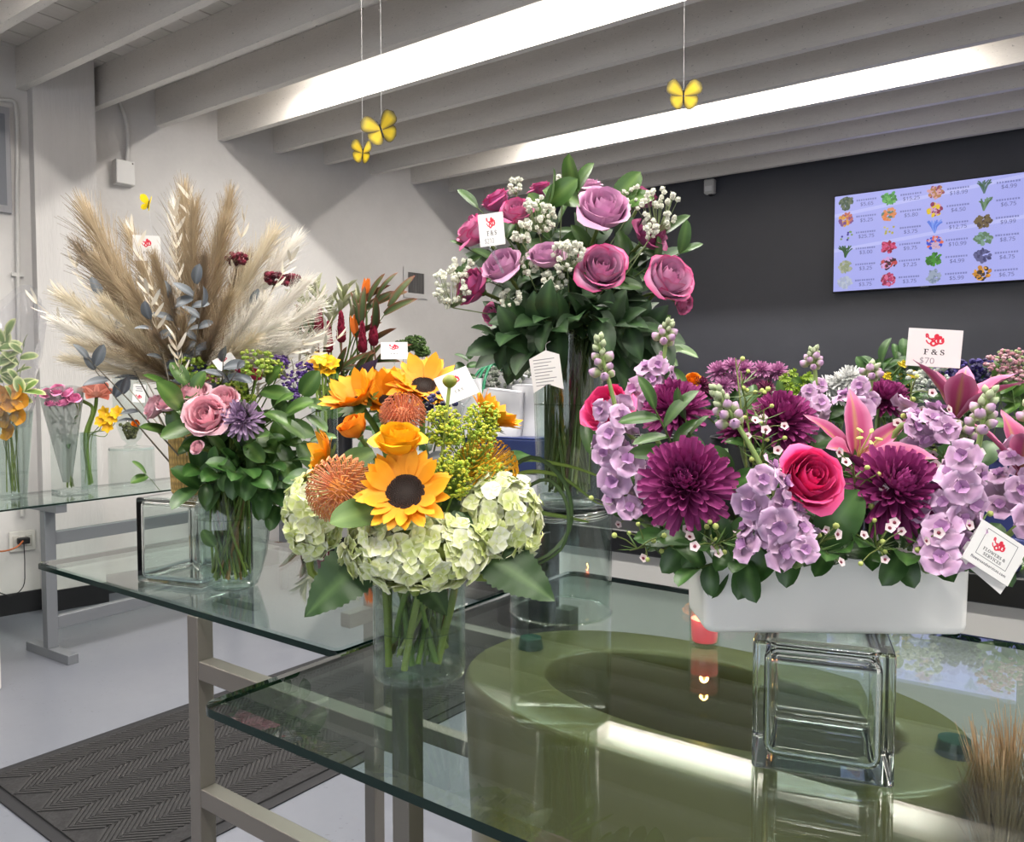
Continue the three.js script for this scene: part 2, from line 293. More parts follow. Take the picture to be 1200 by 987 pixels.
{ // low black bench by the far corner and a grey work table before the white wall
  const p = fl(-0.3, 4.95), o = thing('storage_bench', 'low black storage bench in the far corner under paper bags', 'bench', p);
  part(o, 'body', new RoundedBoxGeometry(1.5, 0.56, 0.5, 2, 0.01), M.black, AX.clone().multiplyScalar(0.62).addScaledVector(AZ, 0.1).setY(0.28), tq);
  part(o, 'top_board', new RoundedBoxGeometry(1.54, 0.03, 0.54, 2, 0.006), std(0x1c1c20, 0.4), AX.clone().multiplyScalar(0.62).addScaledVector(AZ, 0.1).setY(0.576), tq);
  const wq = scene.userData.wq;
  const t = thing('work_table', 'grey metal work table against the white wall behind the pink rose vase', 'table', fl(-0.72, 5.42));
  const dirW = WD, nW = WN, yT = 0.76, cn = V(0, 0, 0).addScaledVector(dirW, -0.1);
  part(t, 'table_top', new RoundedBoxGeometry(1.6, 0.04, 0.52, 2, 0.005), std(0xa9abb0, 0.4, { metalness: 0.3 }), cn.clone().setY(yT - 0.02), wq);
  part(t, 'apron', new THREE.BoxGeometry(1.54, 0.06, 0.46), std(0x1b1c20, 0.5), cn.clone().setY(yT - 0.07), wq);
  for (const s of [-1, 1]) for (const z of [-1, 1]) part(t, 'leg', new THREE.BoxGeometry(0.04, yT - 0.1, 0.04), M.greySteel, cn.clone().addScaledVector(dirW, s * 0.74).addScaledVector(nW, z * 0.2).setY((yT - 0.1) / 2), wq);
  const sp = onY(5, 825, 0), s = thing('storage_box', 'plain white low cabinet standing on the grey floor by the wall', 'cabinet', sp);
  part(s, 'body', new RoundedBoxGeometry(0.5, 0.42, 0.4, 2, 0.008), std(0xd8d6d2, 0.4), V(-0.43, 0.21, -0.14), tq);
  part(s, 'lid', new RoundedBoxGeometry(0.51, 0.02, 0.41, 2, 0.006), std(0xdedcd8, 0.4), V(-0.43, 0.431, -0.14), tq);
}
// ---------------------------------------------------------------- flora: shapes
const cache = new Map();
const once = (key, make) => { if (!cache.has(key)) cache.set(key, make()); return cache.get(key); };
const vcol = (rough = 0.62, o = {}) => once('vc' + rough + JSON.stringify(o), () => phys(0xffffff, rough, { vertexColors: true, ...o }));
const PETAL = () => vcol(0.6, {});
const LEAF = () => vcol(0.5, {});
const GLOSS = () => vcol(0.36, {});
const MATTE = () => vcol(0.85, {});
const jitter = (c, k) => { const f = 1 + k * (rnd() - 0.5); return c.map((x) => clamp(x * f)); };
// flat-ish petal or leaf: grows along +z, its upper side is +y
function petal({ L = 1, W = 0.3, base = 0.25, wide = 0.55, tip = 1, lift = 0, curl = 0, cup = 0, fold = 0, wav = 0, wavN = 3, teeth = 0, twist = 0, nu = 4, nv = 6, end = 0, e0 = 0.55, c0 = [1, 1, 1], c1, c2, edge, rib }) {
  const wf = (s) => s < wide ? base + (1 - base) * Math.sin(s / wide * Math.PI / 2) : Math.max(end, Math.max(0, 1 - ((s - wide) / (1 - wide)) ** (1 + tip)) ** (tip > 0.9 ? 0.62 : 0.9));
  const path = [[0, 0]]; for (let i = 1; i <= nv; i++) { const s = (i - 0.5) / nv, a = lift + curl * s; const [z, y] = path[i - 1]; path.push([z + Math.cos(a) * L / nv, y + Math.sin(a) * L / nv]); }
  return surf(nu, nv, (u, v) => {
    const i = Math.round(v * nv), q = u * 2 - 1, [z, y] = path[i], a = lift + curl * v; let w = W * wf(v);
    if (teeth) w *= 1 - teeth * (i % 2) * (v > 0.04 && v < 0.97 ? 1 : 0);
    const n = cup * w * q * q + fold * w * Math.abs(q) + wav * Math.sin(v * wavN * Math.PI * 2 + (q > 0 ? 0 : 1.7)) * Math.abs(q) * W;
    const x = q * w * Math.cos(twist * v), up = n + q * w * Math.sin(twist * v);
    return [x, y + Math.cos(a) * up, z - Math.sin(a) * up];
  }, (u, v) => { const q = Math.abs(u * 2 - 1); let c = c1 ? mixc(c0, c1, v) : c0; if (c2) c = mixc(c, c2, sm(0.55, 1, v)); if (edge) c = mixc(c, edge, sm(e0, 1, Math.max(q, v * v))); if (rib && q < 0.13) c = mixc(c, rib, 0.75); return c; });
}
// one petal of a rose: a piece of a bulging cup round the y axis, facing +z
function cupPetal(R, H, open, half, roll, cols, rim = 1, round = 1) {
  const [c0, c1] = cols, ce = mixc(cols[1], cols[2], rim);
  return surf(6, 7, (u, v) => {
    const q = u * 2 - 1, vv = v * (1 - (0.16 * q ** 4 + 0.05 * q * q) * round), az = q * half * (0.4 + 0.6 * Math.sin(Math.min(1, v * 1.5) * Math.PI / 2));
    let r = R * (0.2 + 0.8 * Math.sin(Math.min(1, vv / 0.6) * Math.PI / 2)), y = H * vv;
    const t = clamp((vv - 0.55) / 0.45); r += R * open * t * t; y -= roll * R * t * t * t; r += R * 0.5 * roll * t * t * t + R * 0.07 * q ** 4 * v;
    if (round > 0.6) { r += R * 0.05 * t * Math.sin(q * 6 + R * 40); y += 0.03 * H * t * Math.sin(q * 5 + R * 23); }
    return [r * Math.sin(az), y, r * Math.cos(az)];
  }, (u, v) => { const q = Math.abs(u * 2 - 1); return mixc(mixc(c0, c1, v), ce, sm(0.8, 1.03, Math.max(v, q * q * 0.95))); });
}
const ROSE_LAYERS = [[0.12, 1.1, -0.15, 2.1, 0, 2], [0.23, 1.14, -0.14, 1.6, 0, 3], [0.37, 1.18, -0.1, 1.3, 0.02, 3], [0.55, 1.22, 0.0, 1.0, 0.07, 4], [0.7, 1.14, 0.05, 0.92, 0.17, 5], [0.8, 1.0, 0.1, 0.85, 0.34, 4]];
function roseBloom(parent, name, size, cols, pos, quat, layers = 6) {
  const g = bunch(parent, name, pos, quat); const key = cols.flat().join();
  for (let l = 0; l < layers; l++) {
    const [R, H, op, half, roll, n] = ROSE_LAYERS[l], ph = rr(0, 6.3);
    for (let i = 0; i < n; i++) {
      const k = i % 2, geo = once('rp' + key + l + k, () => cupPetal(R * (k ? 1.06 : 1), H * (k ? 0.97 : 1), op + (k ? 0.06 : 0), half, roll * (k ? 1.25 : 0.8), cols, [0.15, 0.2, 0.3, 0.55, 1, 1][l], [0.12, 0.2, 0.4, 0.8, 1, 1][l]));
      const q = new THREE.Quaternion().setFromEuler(new THREE.Euler(rr(-0.07, 0.07), ph + i / n * Math.PI * 2 + rr(-0.15, 0.15), rr(-0.05, 0.05)));
      part(g, 'petal', geo, PETAL(), V(0, -0.5 * size, 0), q, size);
    }
  }
  const cal = once('calyx', () => merge([new THREE.SphereGeometry(0.2, 8, 6).scale(1, 0.9, 1).toNonIndexed(), ...[0, 1, 2, 3, 4].map((i) => petal({ L: 0.75, W: 0.13, base: 0.8, wide: 0.2, lift: 0.35, curl: 0.4, nu: 2, nv: 4 }).rotateY(i * 1.257).toNonIndexed())].map((x) => { x.deleteAttribute('color'); return x; })));
  part(g, 'calyx', cal, once('calyxM', () => std(0x5d7a3c, 0.6)), V(0, -0.52 * size, 0), undefined, size);
  return g;
}
const stemMat = (hex) => once('stem' + hex, () => std(hex, 0.5));
let MOUTH = null;                                              // the opening of the vase that the stems now made pass through
const throughMouth = (root) => { if (!MOUTH) return null; const a = rnd() * 6.283, q = MOUTH.r * Math.sqrt(rnd()) * 0.85; return MOUTH.c.clone().add(V(q * Math.cos(a), 0, q * Math.sin(a))).sub(root); };
const inVase = (c, r, y) => { const a = rnd() * 6.283, q = r * Math.sqrt(rnd()); return V(c.x + q * Math.cos(a), y + rr(0, 0.02), c.z + q * Math.sin(a)); };
// stem from the thing's base (0,0,0) to p, arriving along `face`
function stem(o, p, face, r, hex = 0x55702f, sides = 6, name = 'stem') {
  const L = p.length(), f = face ? face.clone().normalize() : V(0, 1, 0), via = throughMouth(o.position);
  const pts = curve(via ? [V(0, 0, 0), via, p.clone().addScaledVector(f, -p.distanceTo(via) * 0.3), p] : [V(0, 0, 0), p.clone().multiplyScalar(0.5).add(V(0, L * 0.06, 0)), p.clone().addScaledVector(f, -L * 0.12), p], 14);
  return part(o, name, tube(pts, r, sides), stemMat(hex));
}
const FACE = (right, up, near) => V(right, up, near).normalize();

const pal = (c0, c1, ce) => [lin(c0), lin(c1), lin(ce)];
const ROSES = {
  lavender: pal(0xc08ab0, 0xdaa4c8, 0xe4b2d2), rim: pal(0xc090b0, 0xd4a0c0, 0xd0307c), magenta: pal(0xa85a8c, 0xb85a90, 0xbe2a6c), dusky: pal(0x86406a, 0x9c4c7a, 0xa83a70),
  hotpale: pal(0xdc6aa4, 0xec8cbc, 0xf4a6cc), pale: pal(0xeeaabc, 0xf6c2ce, 0xf8ccd6), hot: pal(0xcc2468, 0xe63a84, 0xf2649e), yellow: pal(0xf0a800, 0xf8b90a, 0xfcc21a), orange: pal(0xd87008, 0xf08f10, 0xf8a01a), pinkEdge: pal(0xc47aa0, 0xd28ab0, 0xd63a82),
};
function rose(kind, px, py, d, rpx, face, root, label, group, o2 = {}) {
  const h = at(px, py, d), size = rpx / F * d * 1.0;
  const o = thing(o2.name || 'rose', label, o2.category || 'rose', root, group), p = h.clone().sub(root);
  roseBloom(o, 'bloom', size, ROSES[kind], p, upQ(face, rr(0, 6)), o2.layers);
  stem(o, p.clone().addScaledVector(face, -size * 0.6), face, 0.0028, o2.stem || 0x5b6b2e);
  return o;
}
function leafGeo(kind) {
  return once('leaf' + kind, () => {
    const g = lin;
    switch (kind) {
      case 'ruscus': return petal({ L: 1, W: 0.2, base: 0.25, wide: 0.42, curl: -0.5, lift: 0.2, fold: 0.25, nu: 4, nv: 8, c0: g(0x2c4a20), c1: g(0x3d6029), rib: g(0x55743c) });
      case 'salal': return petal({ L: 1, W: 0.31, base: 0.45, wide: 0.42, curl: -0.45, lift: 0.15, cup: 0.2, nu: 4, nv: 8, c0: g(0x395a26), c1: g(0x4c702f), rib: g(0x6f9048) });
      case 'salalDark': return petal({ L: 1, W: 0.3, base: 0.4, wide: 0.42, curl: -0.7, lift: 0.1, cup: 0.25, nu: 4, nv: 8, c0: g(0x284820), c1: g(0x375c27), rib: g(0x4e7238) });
      case 'rose': return petal({ L: 1, W: 0.3, base: 0.3, wide: 0.4, tip: 0.6, curl: -0.9, lift: 0.3, fold: 0.2, teeth: 0.05, nu: 4, nv: 16, c0: g(0x1f361c), c1: g(0x2a4724), rib: g(0x426236) });
      case 'hydrangea': return petal({ L: 1, W: 0.3, base: 0.3, wide: 0.4, tip: 0.5, curl: -0.35, lift: 0.1, fold: 0.2, teeth: 0.1, wav: 0.04, wavN: 4, nu: 6, nv: 30, c0: g(0x223c1a), c1: g(0x2d4b20), rib: g(0x4f6c3a) });
      case 'bright': return petal({ L: 1, W: 0.3, base: 0.35, wide: 0.42, curl: -0.6, lift: 0.25, fold: 0.2, nu: 4, nv: 10, c0: g(0x3e5a22), c1: g(0x567530), rib: g(0x789650) });
      case 'eucalyptus': return petal({ L: 1, W: 0.24, base: 0.3, wide: 0.45, curl: -0.5, lift: 0.2, cup: 0.3, twist: 0.5, nu: 4, nv: 8, c0: g(0x565b60), c1: g(0x747b82), rib: g(0x8a9096) });
      case 'bleached': return petal({ L: 1, W: 0.09, base: 0.3, wide: 0.3, curl: 0.5, lift: 0.2, nu: 2, nv: 6, c0: g(0xe4dac6), c1: g(0xf2ecdf) });
      case 'spear': return petal({ L: 1, W: 0.11, base: 0.5, wide: 0.3, curl: -0.45, lift: 0.1, fold: 0.5, nu: 4, nv: 10, c0: g(0x3c4d2a), c1: g(0x4b5a30), edge: g(0x7a4030) });
      case 'variegated': return petal({ L: 1, W: 0.3, base: 0.35, wide: 0.45, curl: -0.4, lift: 0.2, fold: 0.2, nu: 4, nv: 8, c0: g(0x55722f), c1: g(0x6f8c40), edge: g(0xd7d9a4) });
    }
  });
}
function leafAt(o, kind, pos, dir, up, size, name = 'leaf') { return part(o, name, leafGeo(kind), kind === 'salal' || kind === 'ruscus' || kind === 'salalDark' ? GLOSS() : LEAF(), pos, frameQ(dir, up), size); }
const toCam = (p) => V(0, EYE, 0).sub(p).normalize();
// a leafy sprig: stem with leaves on either side, from root through base to tip (photo points at distances)
function sprig(kind, root, tip, n, size, label, group, { name = 'leaf_sprig', category = 'foliage', from = 0.35, hex = 0x4b5d28, r = 0.0018, spread = 0.9, bow = 0.05, cam = 0.5 } = {}) {
  const o = thing(name, label, category, root, group), p = tip.clone().sub(root), L = p.length();
  const via = throughMouth(root);
  const pts = curve(via ? [V(0, 0, 0), via, via.clone().lerp(p, 0.55).add(V(rr(-bow, bow) * L, bow * L, rr(-bow, bow) * L)), p] : [V(0, 0, 0), p.clone().multiplyScalar(0.55).add(V(rr(-bow, bow) * L, bow * L, rr(-bow, bow) * L)), p], 14);
  part(o, 'stem', tube(pts, (t) => r * (1 - 0.6 * t), 5), stemMat(hex));
  for (let i = 0; i < n; i++) {
    const t = from + (1 - from) * (i / Math.max(1, n - 1)), k = Math.min(13, Math.floor(t * 13.99)), q = pts[k], tan = pts[Math.min(14, k + 1)].clone().sub(pts[Math.max(0, k - 1)]).normalize();
    const cdir = toCam(root.clone().add(q)), sideV = tan.clone().cross(cdir).normalize().multiplyScalar(i % 2 ? 1 : -1);
    const dir = i === n - 1 ? tan : tan.clone().multiplyScalar(1 - spread * 0.5 + rr(-0.15, 0.15)).addScaledVector(sideV, spread * rr(0.75, 1.1)).addScaledVector(cdir, rr(-0.35, 0.45)).normalize();
    leafAt(o, kind, q, dir, cdir.clone().multiplyScalar(cam).add(V(rr(-0.4, 0.4), 0.5, rr(-0.3, 0.3))), size * rr(0.75, 1.12));
  }
  return o;
}
// sunflower head
function sunflower(px, py, d, rpx, face, root, label, group, { disc = 0.47, lift = 0.15, n = 17 } = {}) {
  const h = at(px, py, d), R = rpx / F * d, o = thing('sunflower', label, 'sunflower', root, group), p = h.clone().sub(root), q = upQ(face, rr(0, 6));
  const b = bunch(o, 'bloom', p, q), mk = (k) => once('sun' + k, () => petal({ L: 1, W: 0.19 + 0.02 * k, base: 0.5, wide: 0.5, tip: 0.9, lift: 0.05 + 0.06 * k, curl: [0.25, -0.2, 0.5][k], fold: 0.12, wav: 0.05, nu: 4, nv: 7, c0: lin(0xe08a00), c1: lin(0xf7a80c), c2: lin(0xfbb11a) }));
  for (let ring = 0; ring < 2; ring++) for (let i = 0; i < n; i++) {
    const a = (i + ring * 0.5) / n * Math.PI * 2 + rr(-0.08, 0.08), l = R * (1.16 - disc * 0.72) * rr(0.88, 1.12) * (ring ? 0.95 : 1);
    const Q = new THREE.Quaternion().setFromEuler(new THREE.Euler(-lift - ring * 0.12 + rr(-0.1, 0.1), a, rr(-0.15, 0.15), 'YXZ'));
    part(b, 'petal', mk(Math.floor(rnd() * 3)), PETAL(), V(Math.sin(a) * R * disc * 0.78, -0.02 * R * (1 - ring), Math.cos(a) * R * disc * 0.78), Q, l);
  }
  const seeds = once('sunDisc', () => { const l = []; const r2 = seeded(5); for (let i = 0; i < 260; i++) { const t = Math.sqrt(i / 260), a = i * 2.39996, y = 0.16 - 0.13 * (1 - t) ** 1.5 * 0.9 + (t > 0.85 ? -(t - 0.85) * 0.6 : 0); const g = new THREE.ConeGeometry(0.05, 0.13 + 0.05 * r2(), 4); const c = t < 0.35 ? lin(0x1a120a) : t < 0.8 ? lin(0x2c150a) : lin(0x4c2612); const n = g.attributes.position.count; g.setAttribute('color', new THREE.Float32BufferAttribute(Array.from({ length: n }, () => c).flat(), 3)); g.translate(t * Math.sin(a), y, t * Math.cos(a)); l.push(g.toNonIndexed()); } const d2 = new THREE.CylinderGeometry(1, 0.75, 0.16, 28); d2.setAttribute('color', new THREE.Float32BufferAttribute(Array.from({ length: d2.attributes.position.count }, () => lin(0x1d110b)).flat(), 3)); d2.translate(0, 0.02, 0); l.push(d2.toNonIndexed()); return merge(l); });
  part(b, 'disc', seeds, MATTE(), V(0, 0, 0), undefined, R * disc);
  part(b, 'sepals', once('sunSep', () => merge(Array.from({ length: 12 }, (_, i) => petal({ L: 0.75, W: 0.16, base: 0.9, wide: 0.3, lift: -0.1, curl: 0.3, nu: 2, nv: 4, c0: lin(0x4c6a2a), c1: lin(0x65803a) }).rotateY(i / 12 * 6.283)))), LEAF(), V(0, -R * 0.09, 0), undefined, R);
  stem(o, p.clone().addScaledVector(face, -R * 0.12), face, 0.0042, 0x62802e, 7);
  return o;
}
// incurved chrysanthemum
function mum(px, py, d, rpx, face, root, label, group, cols = [0x5c0a40, 0x8a1a62, 0xac4a8e], { rings = 10, name = 'chrysanthemum', flat = 0, dense = 1 } = {}) {
  const h = at(px, py, d), R = rpx / F * d, o = thing(name, label, 'chrysanthemum', root, group), p = h.clone().sub(root), b = bunch(o, 'bloom', p, upQ(face, rr(0, 6))), c = cols.map(lin);
  for (let k = 0; k < rings; k++) {
    const t = k / (rings - 1), n = Math.round((7 + t * 23) * dense), elev = (1 - t ** 1.3) * 1.5 - t * 0.3, len = R * (0.5 + 0.5 * t);
    const geo = [0, 1].map((j) => once(`mum${cols}${k}${j}${rings}`, () => petal({ L: 1, W: 0.085 + 0.01 * j + 0.06 * (1 - t), base: 0.6, wide: 0.66, tip: 1, end: 0.52, lift: -0.12, curl: 0.35 + (1 - t) * 0.75 + j * 0.15, cup: 0.75, nu: 3, nv: 5, c0: c[0], c1: c[1], edge: mixc(c[1], c[2], 0.5), c2: c[2] })));
    for (let i = 0; i < n; i++) {
      const a = (i + (k % 2) * 0.5) / n * Math.PI * 2 + rr(-0.12, 0.12);
      const Q = new THREE.Quaternion().setFromEuler(new THREE.Euler(-elev * (1 - flat) + rr(-0.12, 0.12), a, rr(-0.2, 0.2), 'YXZ'));
      part(b, 'petal', geo[i % 2], PETAL(), V(0, (1 - t) * R * 0.1 - R * 0.1, 0), Q, len * rr(0.92, 1.06));
    }
  }
  stem(o, p.clone().addScaledVector(face, -R * 0.12), face, 0.003, 0x55702f);
  return o;
}
// hydrangea head: florets of four sepals over a cushion
function hydrangea(px, py, d, wpx, hpx, face, root, label, n, o2 = {}) {
  const h = at(px, py, d), rx = wpx / F * d / 2, ry = hpx / F * d / 2, o = thing('hydrangea', label, 'hydrangea', root, 'pale green hydrangeas with the sunflowers'), p = h.clone().sub(root), b = bunch(o, 'head', p);
  const fl4 = (k) => once('hyd' + k, () => { const c = [[0xc8d66c, 0xe8efae, 0xf2f5d4], [0xd8df94, 0xeff2cc, 0xf7f8e6], [0xbccc58, 0xdce692, 0xeaf0bc]][k].map(lin); return merge([0, 1, 2, 3].map((i) => petal({ L: 0.62, W: 0.36, base: 0.3, wide: 0.6, tip: 1, lift: 0.2 - 0.1 * k, curl: -0.25 + 0.3 * (i % 2), cup: 0.15, wav: 0.08, nu: 2, nv: 3, c0: c[0], c1: c[1], edge: c[2] }).rotateY(i * Math.PI / 2 + 0.1 * k))); });
  part(b, 'core', new THREE.SphereGeometry(1, 16, 12), once('hydCore', () => std(0x8f9c48, 0.8)), V(0, 0, 0), undefined, V(rx * 0.72, ry * 0.72, Math.min(rx, ry) * 0.7));
  for (let i = 0; i < n; i++) {
    const y = 1 - 2 * (i + 0.5) / n, a = i * 2.39996 + rr(-0.2, 0.2), s = Math.sqrt(1 - y * y), dir = V(s * Math.cos(a), y, s * Math.sin(a)); if (dir.z < -0.55) continue;
    const k = rr(0.82, 1.02), pos = V(dir.x * rx * k, dir.y * ry * k, dir.z * Math.min(rx, ry) * k), f = dir.clone().add(V(rr(-0.6, 0.6), rr(-0.5, 0.6), rr(-0.5, 0.5))).normalize();
    part(b, 'floret', fl4(Math.floor(rnd() * 3)), PETAL(), pos, upQ(f, rr(0, 6)), rr(0.016, 0.023));
  }
  stem(o, p.clone().add(V(0, -ry * 0.5, 0)), V(0, 1, 0), 0.0048, 0x7a8c3a, 7);
  return o;
}
// pincushion protea: a dome of curved styles
function pincushion(px, py, d, rpx, face, root, label, tints = [0xc85a1e, 0xd98a55, 0xc2601c]) {
  const h = at(px, py, d), R = rpx / F * d, o = thing('pincushion_protea', label, 'protea', root, 'pincushion proteas with the sunflowers'), p = h.clone().sub(root), b = bunch(o, 'bloom', p, upQ(face));
  const c = tints.map(lin), list = [];
  for (let i = 0; i < 190; i++) {
    const t = Math.sqrt((i + 0.5) / 190), a = i * 2.39996, el = 1.5 - t * 1.75, dir = V(Math.cos(el) * Math.sin(a), Math.sin(el), Math.cos(el) * Math.cos(a));
    const tip = dir.clone().multiplyScalar(1).add(V(-dir.x * 0.16, 0.22 * Math.cos(el), -dir.z * 0.16)), pts = [dir.clone().multiplyScalar(0.28), dir.clone().multiplyScalar(0.72).add(V(dir.x * 0.16, -0.02, dir.z * 0.16)), dir.clone().multiplyScalar(0.98).add(V(dir.x * 0.06, 0.06, dir.z * 0.06)), tip];
    list.push(tube(pts, (s) => s > 0.9 ? 0.03 : 0.017, 4, (u, v) => v > 0.85 ? c[2] : mixc(c[0], c[1], v)));
  }
  const s = part(b, 'styles', merge(list), PETAL(), V(0, 0, 0), undefined, R); s.userData.kind = 'stuff';
  part(b, 'cushion', new THREE.SphereGeometry(0.42, 14, 10), once('pinC' + tints[0], () => std(tints[2], 0.7)), V(0, 0, 0), undefined, R);
  stem(o, p.clone().addScaledVector(face, -R * 0.3), face, 0.004, 0x6b6a35);
  return o;
}
// stock: a spire with ruffled four-petal flowers below and buds above; from low to top photo points
function stock(lo, top, root, label, opts = {}) {
  let { n = 11, buds = 9, size = 0.0165, span = 0.62, cols = [0xa06ea2, 0xc294c2, 0xdcbcda], group = 'lilac stock spires in the white box' } = opts; n = Math.round(n * 1.45); buds = Math.round(buds * 1.9); size *= 0.86;
  const o = thing('stock_flower', label, 'stock flower', root, group), a = lo.clone().sub(root), b = top.clone().sub(root), c = cols.map(lin);
  const pts = curve([V(0, 0, 0), a, a.clone().lerp(b, 0.55).add(V(0.004, 0, 0.004)), b], 20);
  part(o, 'stem', tube(pts, (t) => 0.0032 - 0.0012 * t, 6), stemMat(0x7d9452));
  const ax = b.clone().sub(a), L = ax.length(); ax.normalize();
  const flw = (k) => once('stk' + cols + k, () => merge([0, 1, 2, 3].map((i) => petal({ L: 1, W: 0.6, base: 0.2, wide: 0.66, lift: 0.12 - 0.22 * k, curl: -0.2 + 0.35 * k, wav: 0.3, wavN: 1.6, nu: 4, nv: 5, c0: mixc(c[0], lin(0xd8d8a8), 0.25), c1: c[1], edge: c[2] }).rotateY(i * Math.PI / 2 + k)).concat([0, 1, 2].map((i) => petal({ L: 0.55, W: 0.3, base: 0.3, wide: 0.6, lift: 0.95, curl: -0.3, wav: 0.15, nu: 2, nv: 3, c0: c[0], c1: c[1] }).rotateY(i * 2.1 + k)))));
  for (let i = 0; i < n; i++) {
    const t = (i + 0.3) / n * span, ang = i * 2.39996 + rr(-0.3, 0.3), q = a.clone().lerp(b, t), e1 = V(1, 0, 0.2).cross(ax).normalize(), e2 = ax.clone().cross(e1);
    const out = e1.multiplyScalar(Math.cos(ang)).addScaledVector(e2, Math.sin(ang)).addScaledVector(ax, 0.25).add(V(0, 0.05, 0.25)).normalize(), s = size * (1.12 - 0.35 * t) * rr(0.75, 1.2);
    part(o, 'floret', flw(i % 3), PETAL(), q.addScaledVector(out, s * rr(0.6, 1.5)), upQ(out.clone().add(V(rr(-0.7, 0.7), rr(-0.4, 0.6), rr(0, 0.7))), rr(0, 6)), s);
  }
  const budG = once('stkBud' + cols, () => surf(6, 5, (u, v) => { const r = 0.42 * Math.sin(Math.PI * (0.06 + 0.9 * v)) ** 0.8, t = u * Math.PI * 2; return [r * Math.cos(t), v, r * Math.sin(t)]; }, (u, v) => mixc(lin(0x93a070), v > 0.55 ? c[1] : lin(0xa5ae84), v)));
  const budS = once('stkBudS', () => surf(5, 4, (u, v) => { const r = 0.36 * Math.sin(Math.PI * (0.06 + 0.9 * v)), t = u * Math.PI * 2; return [r * Math.cos(t), v, r * Math.sin(t)]; }, (u, v) => mixc(lin(0x7f9160), lin(0xb9c2a0), v)));
  for (let i = 0; i < buds; i++) {
    const t = 0.78 + 0.22 * i / (buds - 1), ang = i * 2.39996, q = a.clone().lerp(b, t), e1 = V(1, 0, 0.2).cross(ax).normalize(), e2 = ax.clone().cross(e1), up = sm(0.75, 1, t);
    const out = e1.multiplyScalar(Math.cos(ang)).addScaledVector(e2, Math.sin(ang)).multiplyScalar(1 - 0.45 * up).addScaledVector(ax, 0.4 + 0.8 * up).normalize();
    part(o, 'bud', i < buds * 0.5 ? budG : budS, PETAL(), q.addScaledVector(out, 0.0045), upQ(out), size * (i < buds * 0.5 ? 0.78 : 0.62) * rr(0.85, 1.1));
  }
  return o;
}
// lily with six recurving petals
function lily(px, py, d, rpx, face, root, label, { open = 0.75, n = 6, roll = 0, stamens = true } = {}) {
  const h = at(px, py, d), R = rpx / F * d, o = thing('lily', label, 'lily', root, 'pink lilies in the white box'), p = h.clone().sub(root), b = bunch(o, 'bloom', p, upQ(face, roll));
  const c0 = lin(0x9c2258), c1 = lin(0xbc5082), ce = lin(0xd488ac);
  for (let i = 0; i < n; i++) {
    const k = i % 2, geo = once('lily' + k, () => petal({ L: 1, W: k ? 0.21 : 0.15, base: 0.3, wide: 0.48, tip: 0.35, lift: 0, curl: -0.6, cup: 0.3, fold: 0.15, wav: 0.06, nu: 8, nv: 10, c0, c1, edge: ce, rib: lin(0xb0864e) }));
    const a = i / n * Math.PI * 2;
    part(b, 'petal', geo, PETAL(), V(Math.sin(a) * R * 0.05, 0, Math.cos(a) * R * 0.05), new THREE.Quaternion().setFromEuler(new THREE.Euler(-(Math.PI / 2 - open * (k ? 0.9 : 1.05)) + rr(-0.08, 0.08), a, rr(-0.1, 0.1), 'YXZ')), R * rr(0.95, 1.08));
  }
  if (stamens) for (let i = 0; i < 5; i++) { const a = i * 1.257, s = part(b, 'stamen', once('stamen', () => merge([tube([V(0, 0, 0), V(0, 0.35, 0.06), V(0, 0.62, 0.18)], 0.014, 4).toNonIndexed(), new THREE.SphereGeometry(0.04, 6, 5).scale(1, 0.5, 2).translate(0, 0.63, 0.18).toNonIndexed()])), once('stamenM', () => std(0xb9c06a, 0.6)), V(0, 0, 0), new THREE.Quaternion().setFromAxisAngle(V(0, 1, 0), a), R * 0.8); }
  stem(o, p, face, 0.003, 0x5d7a35);
  return o;
}
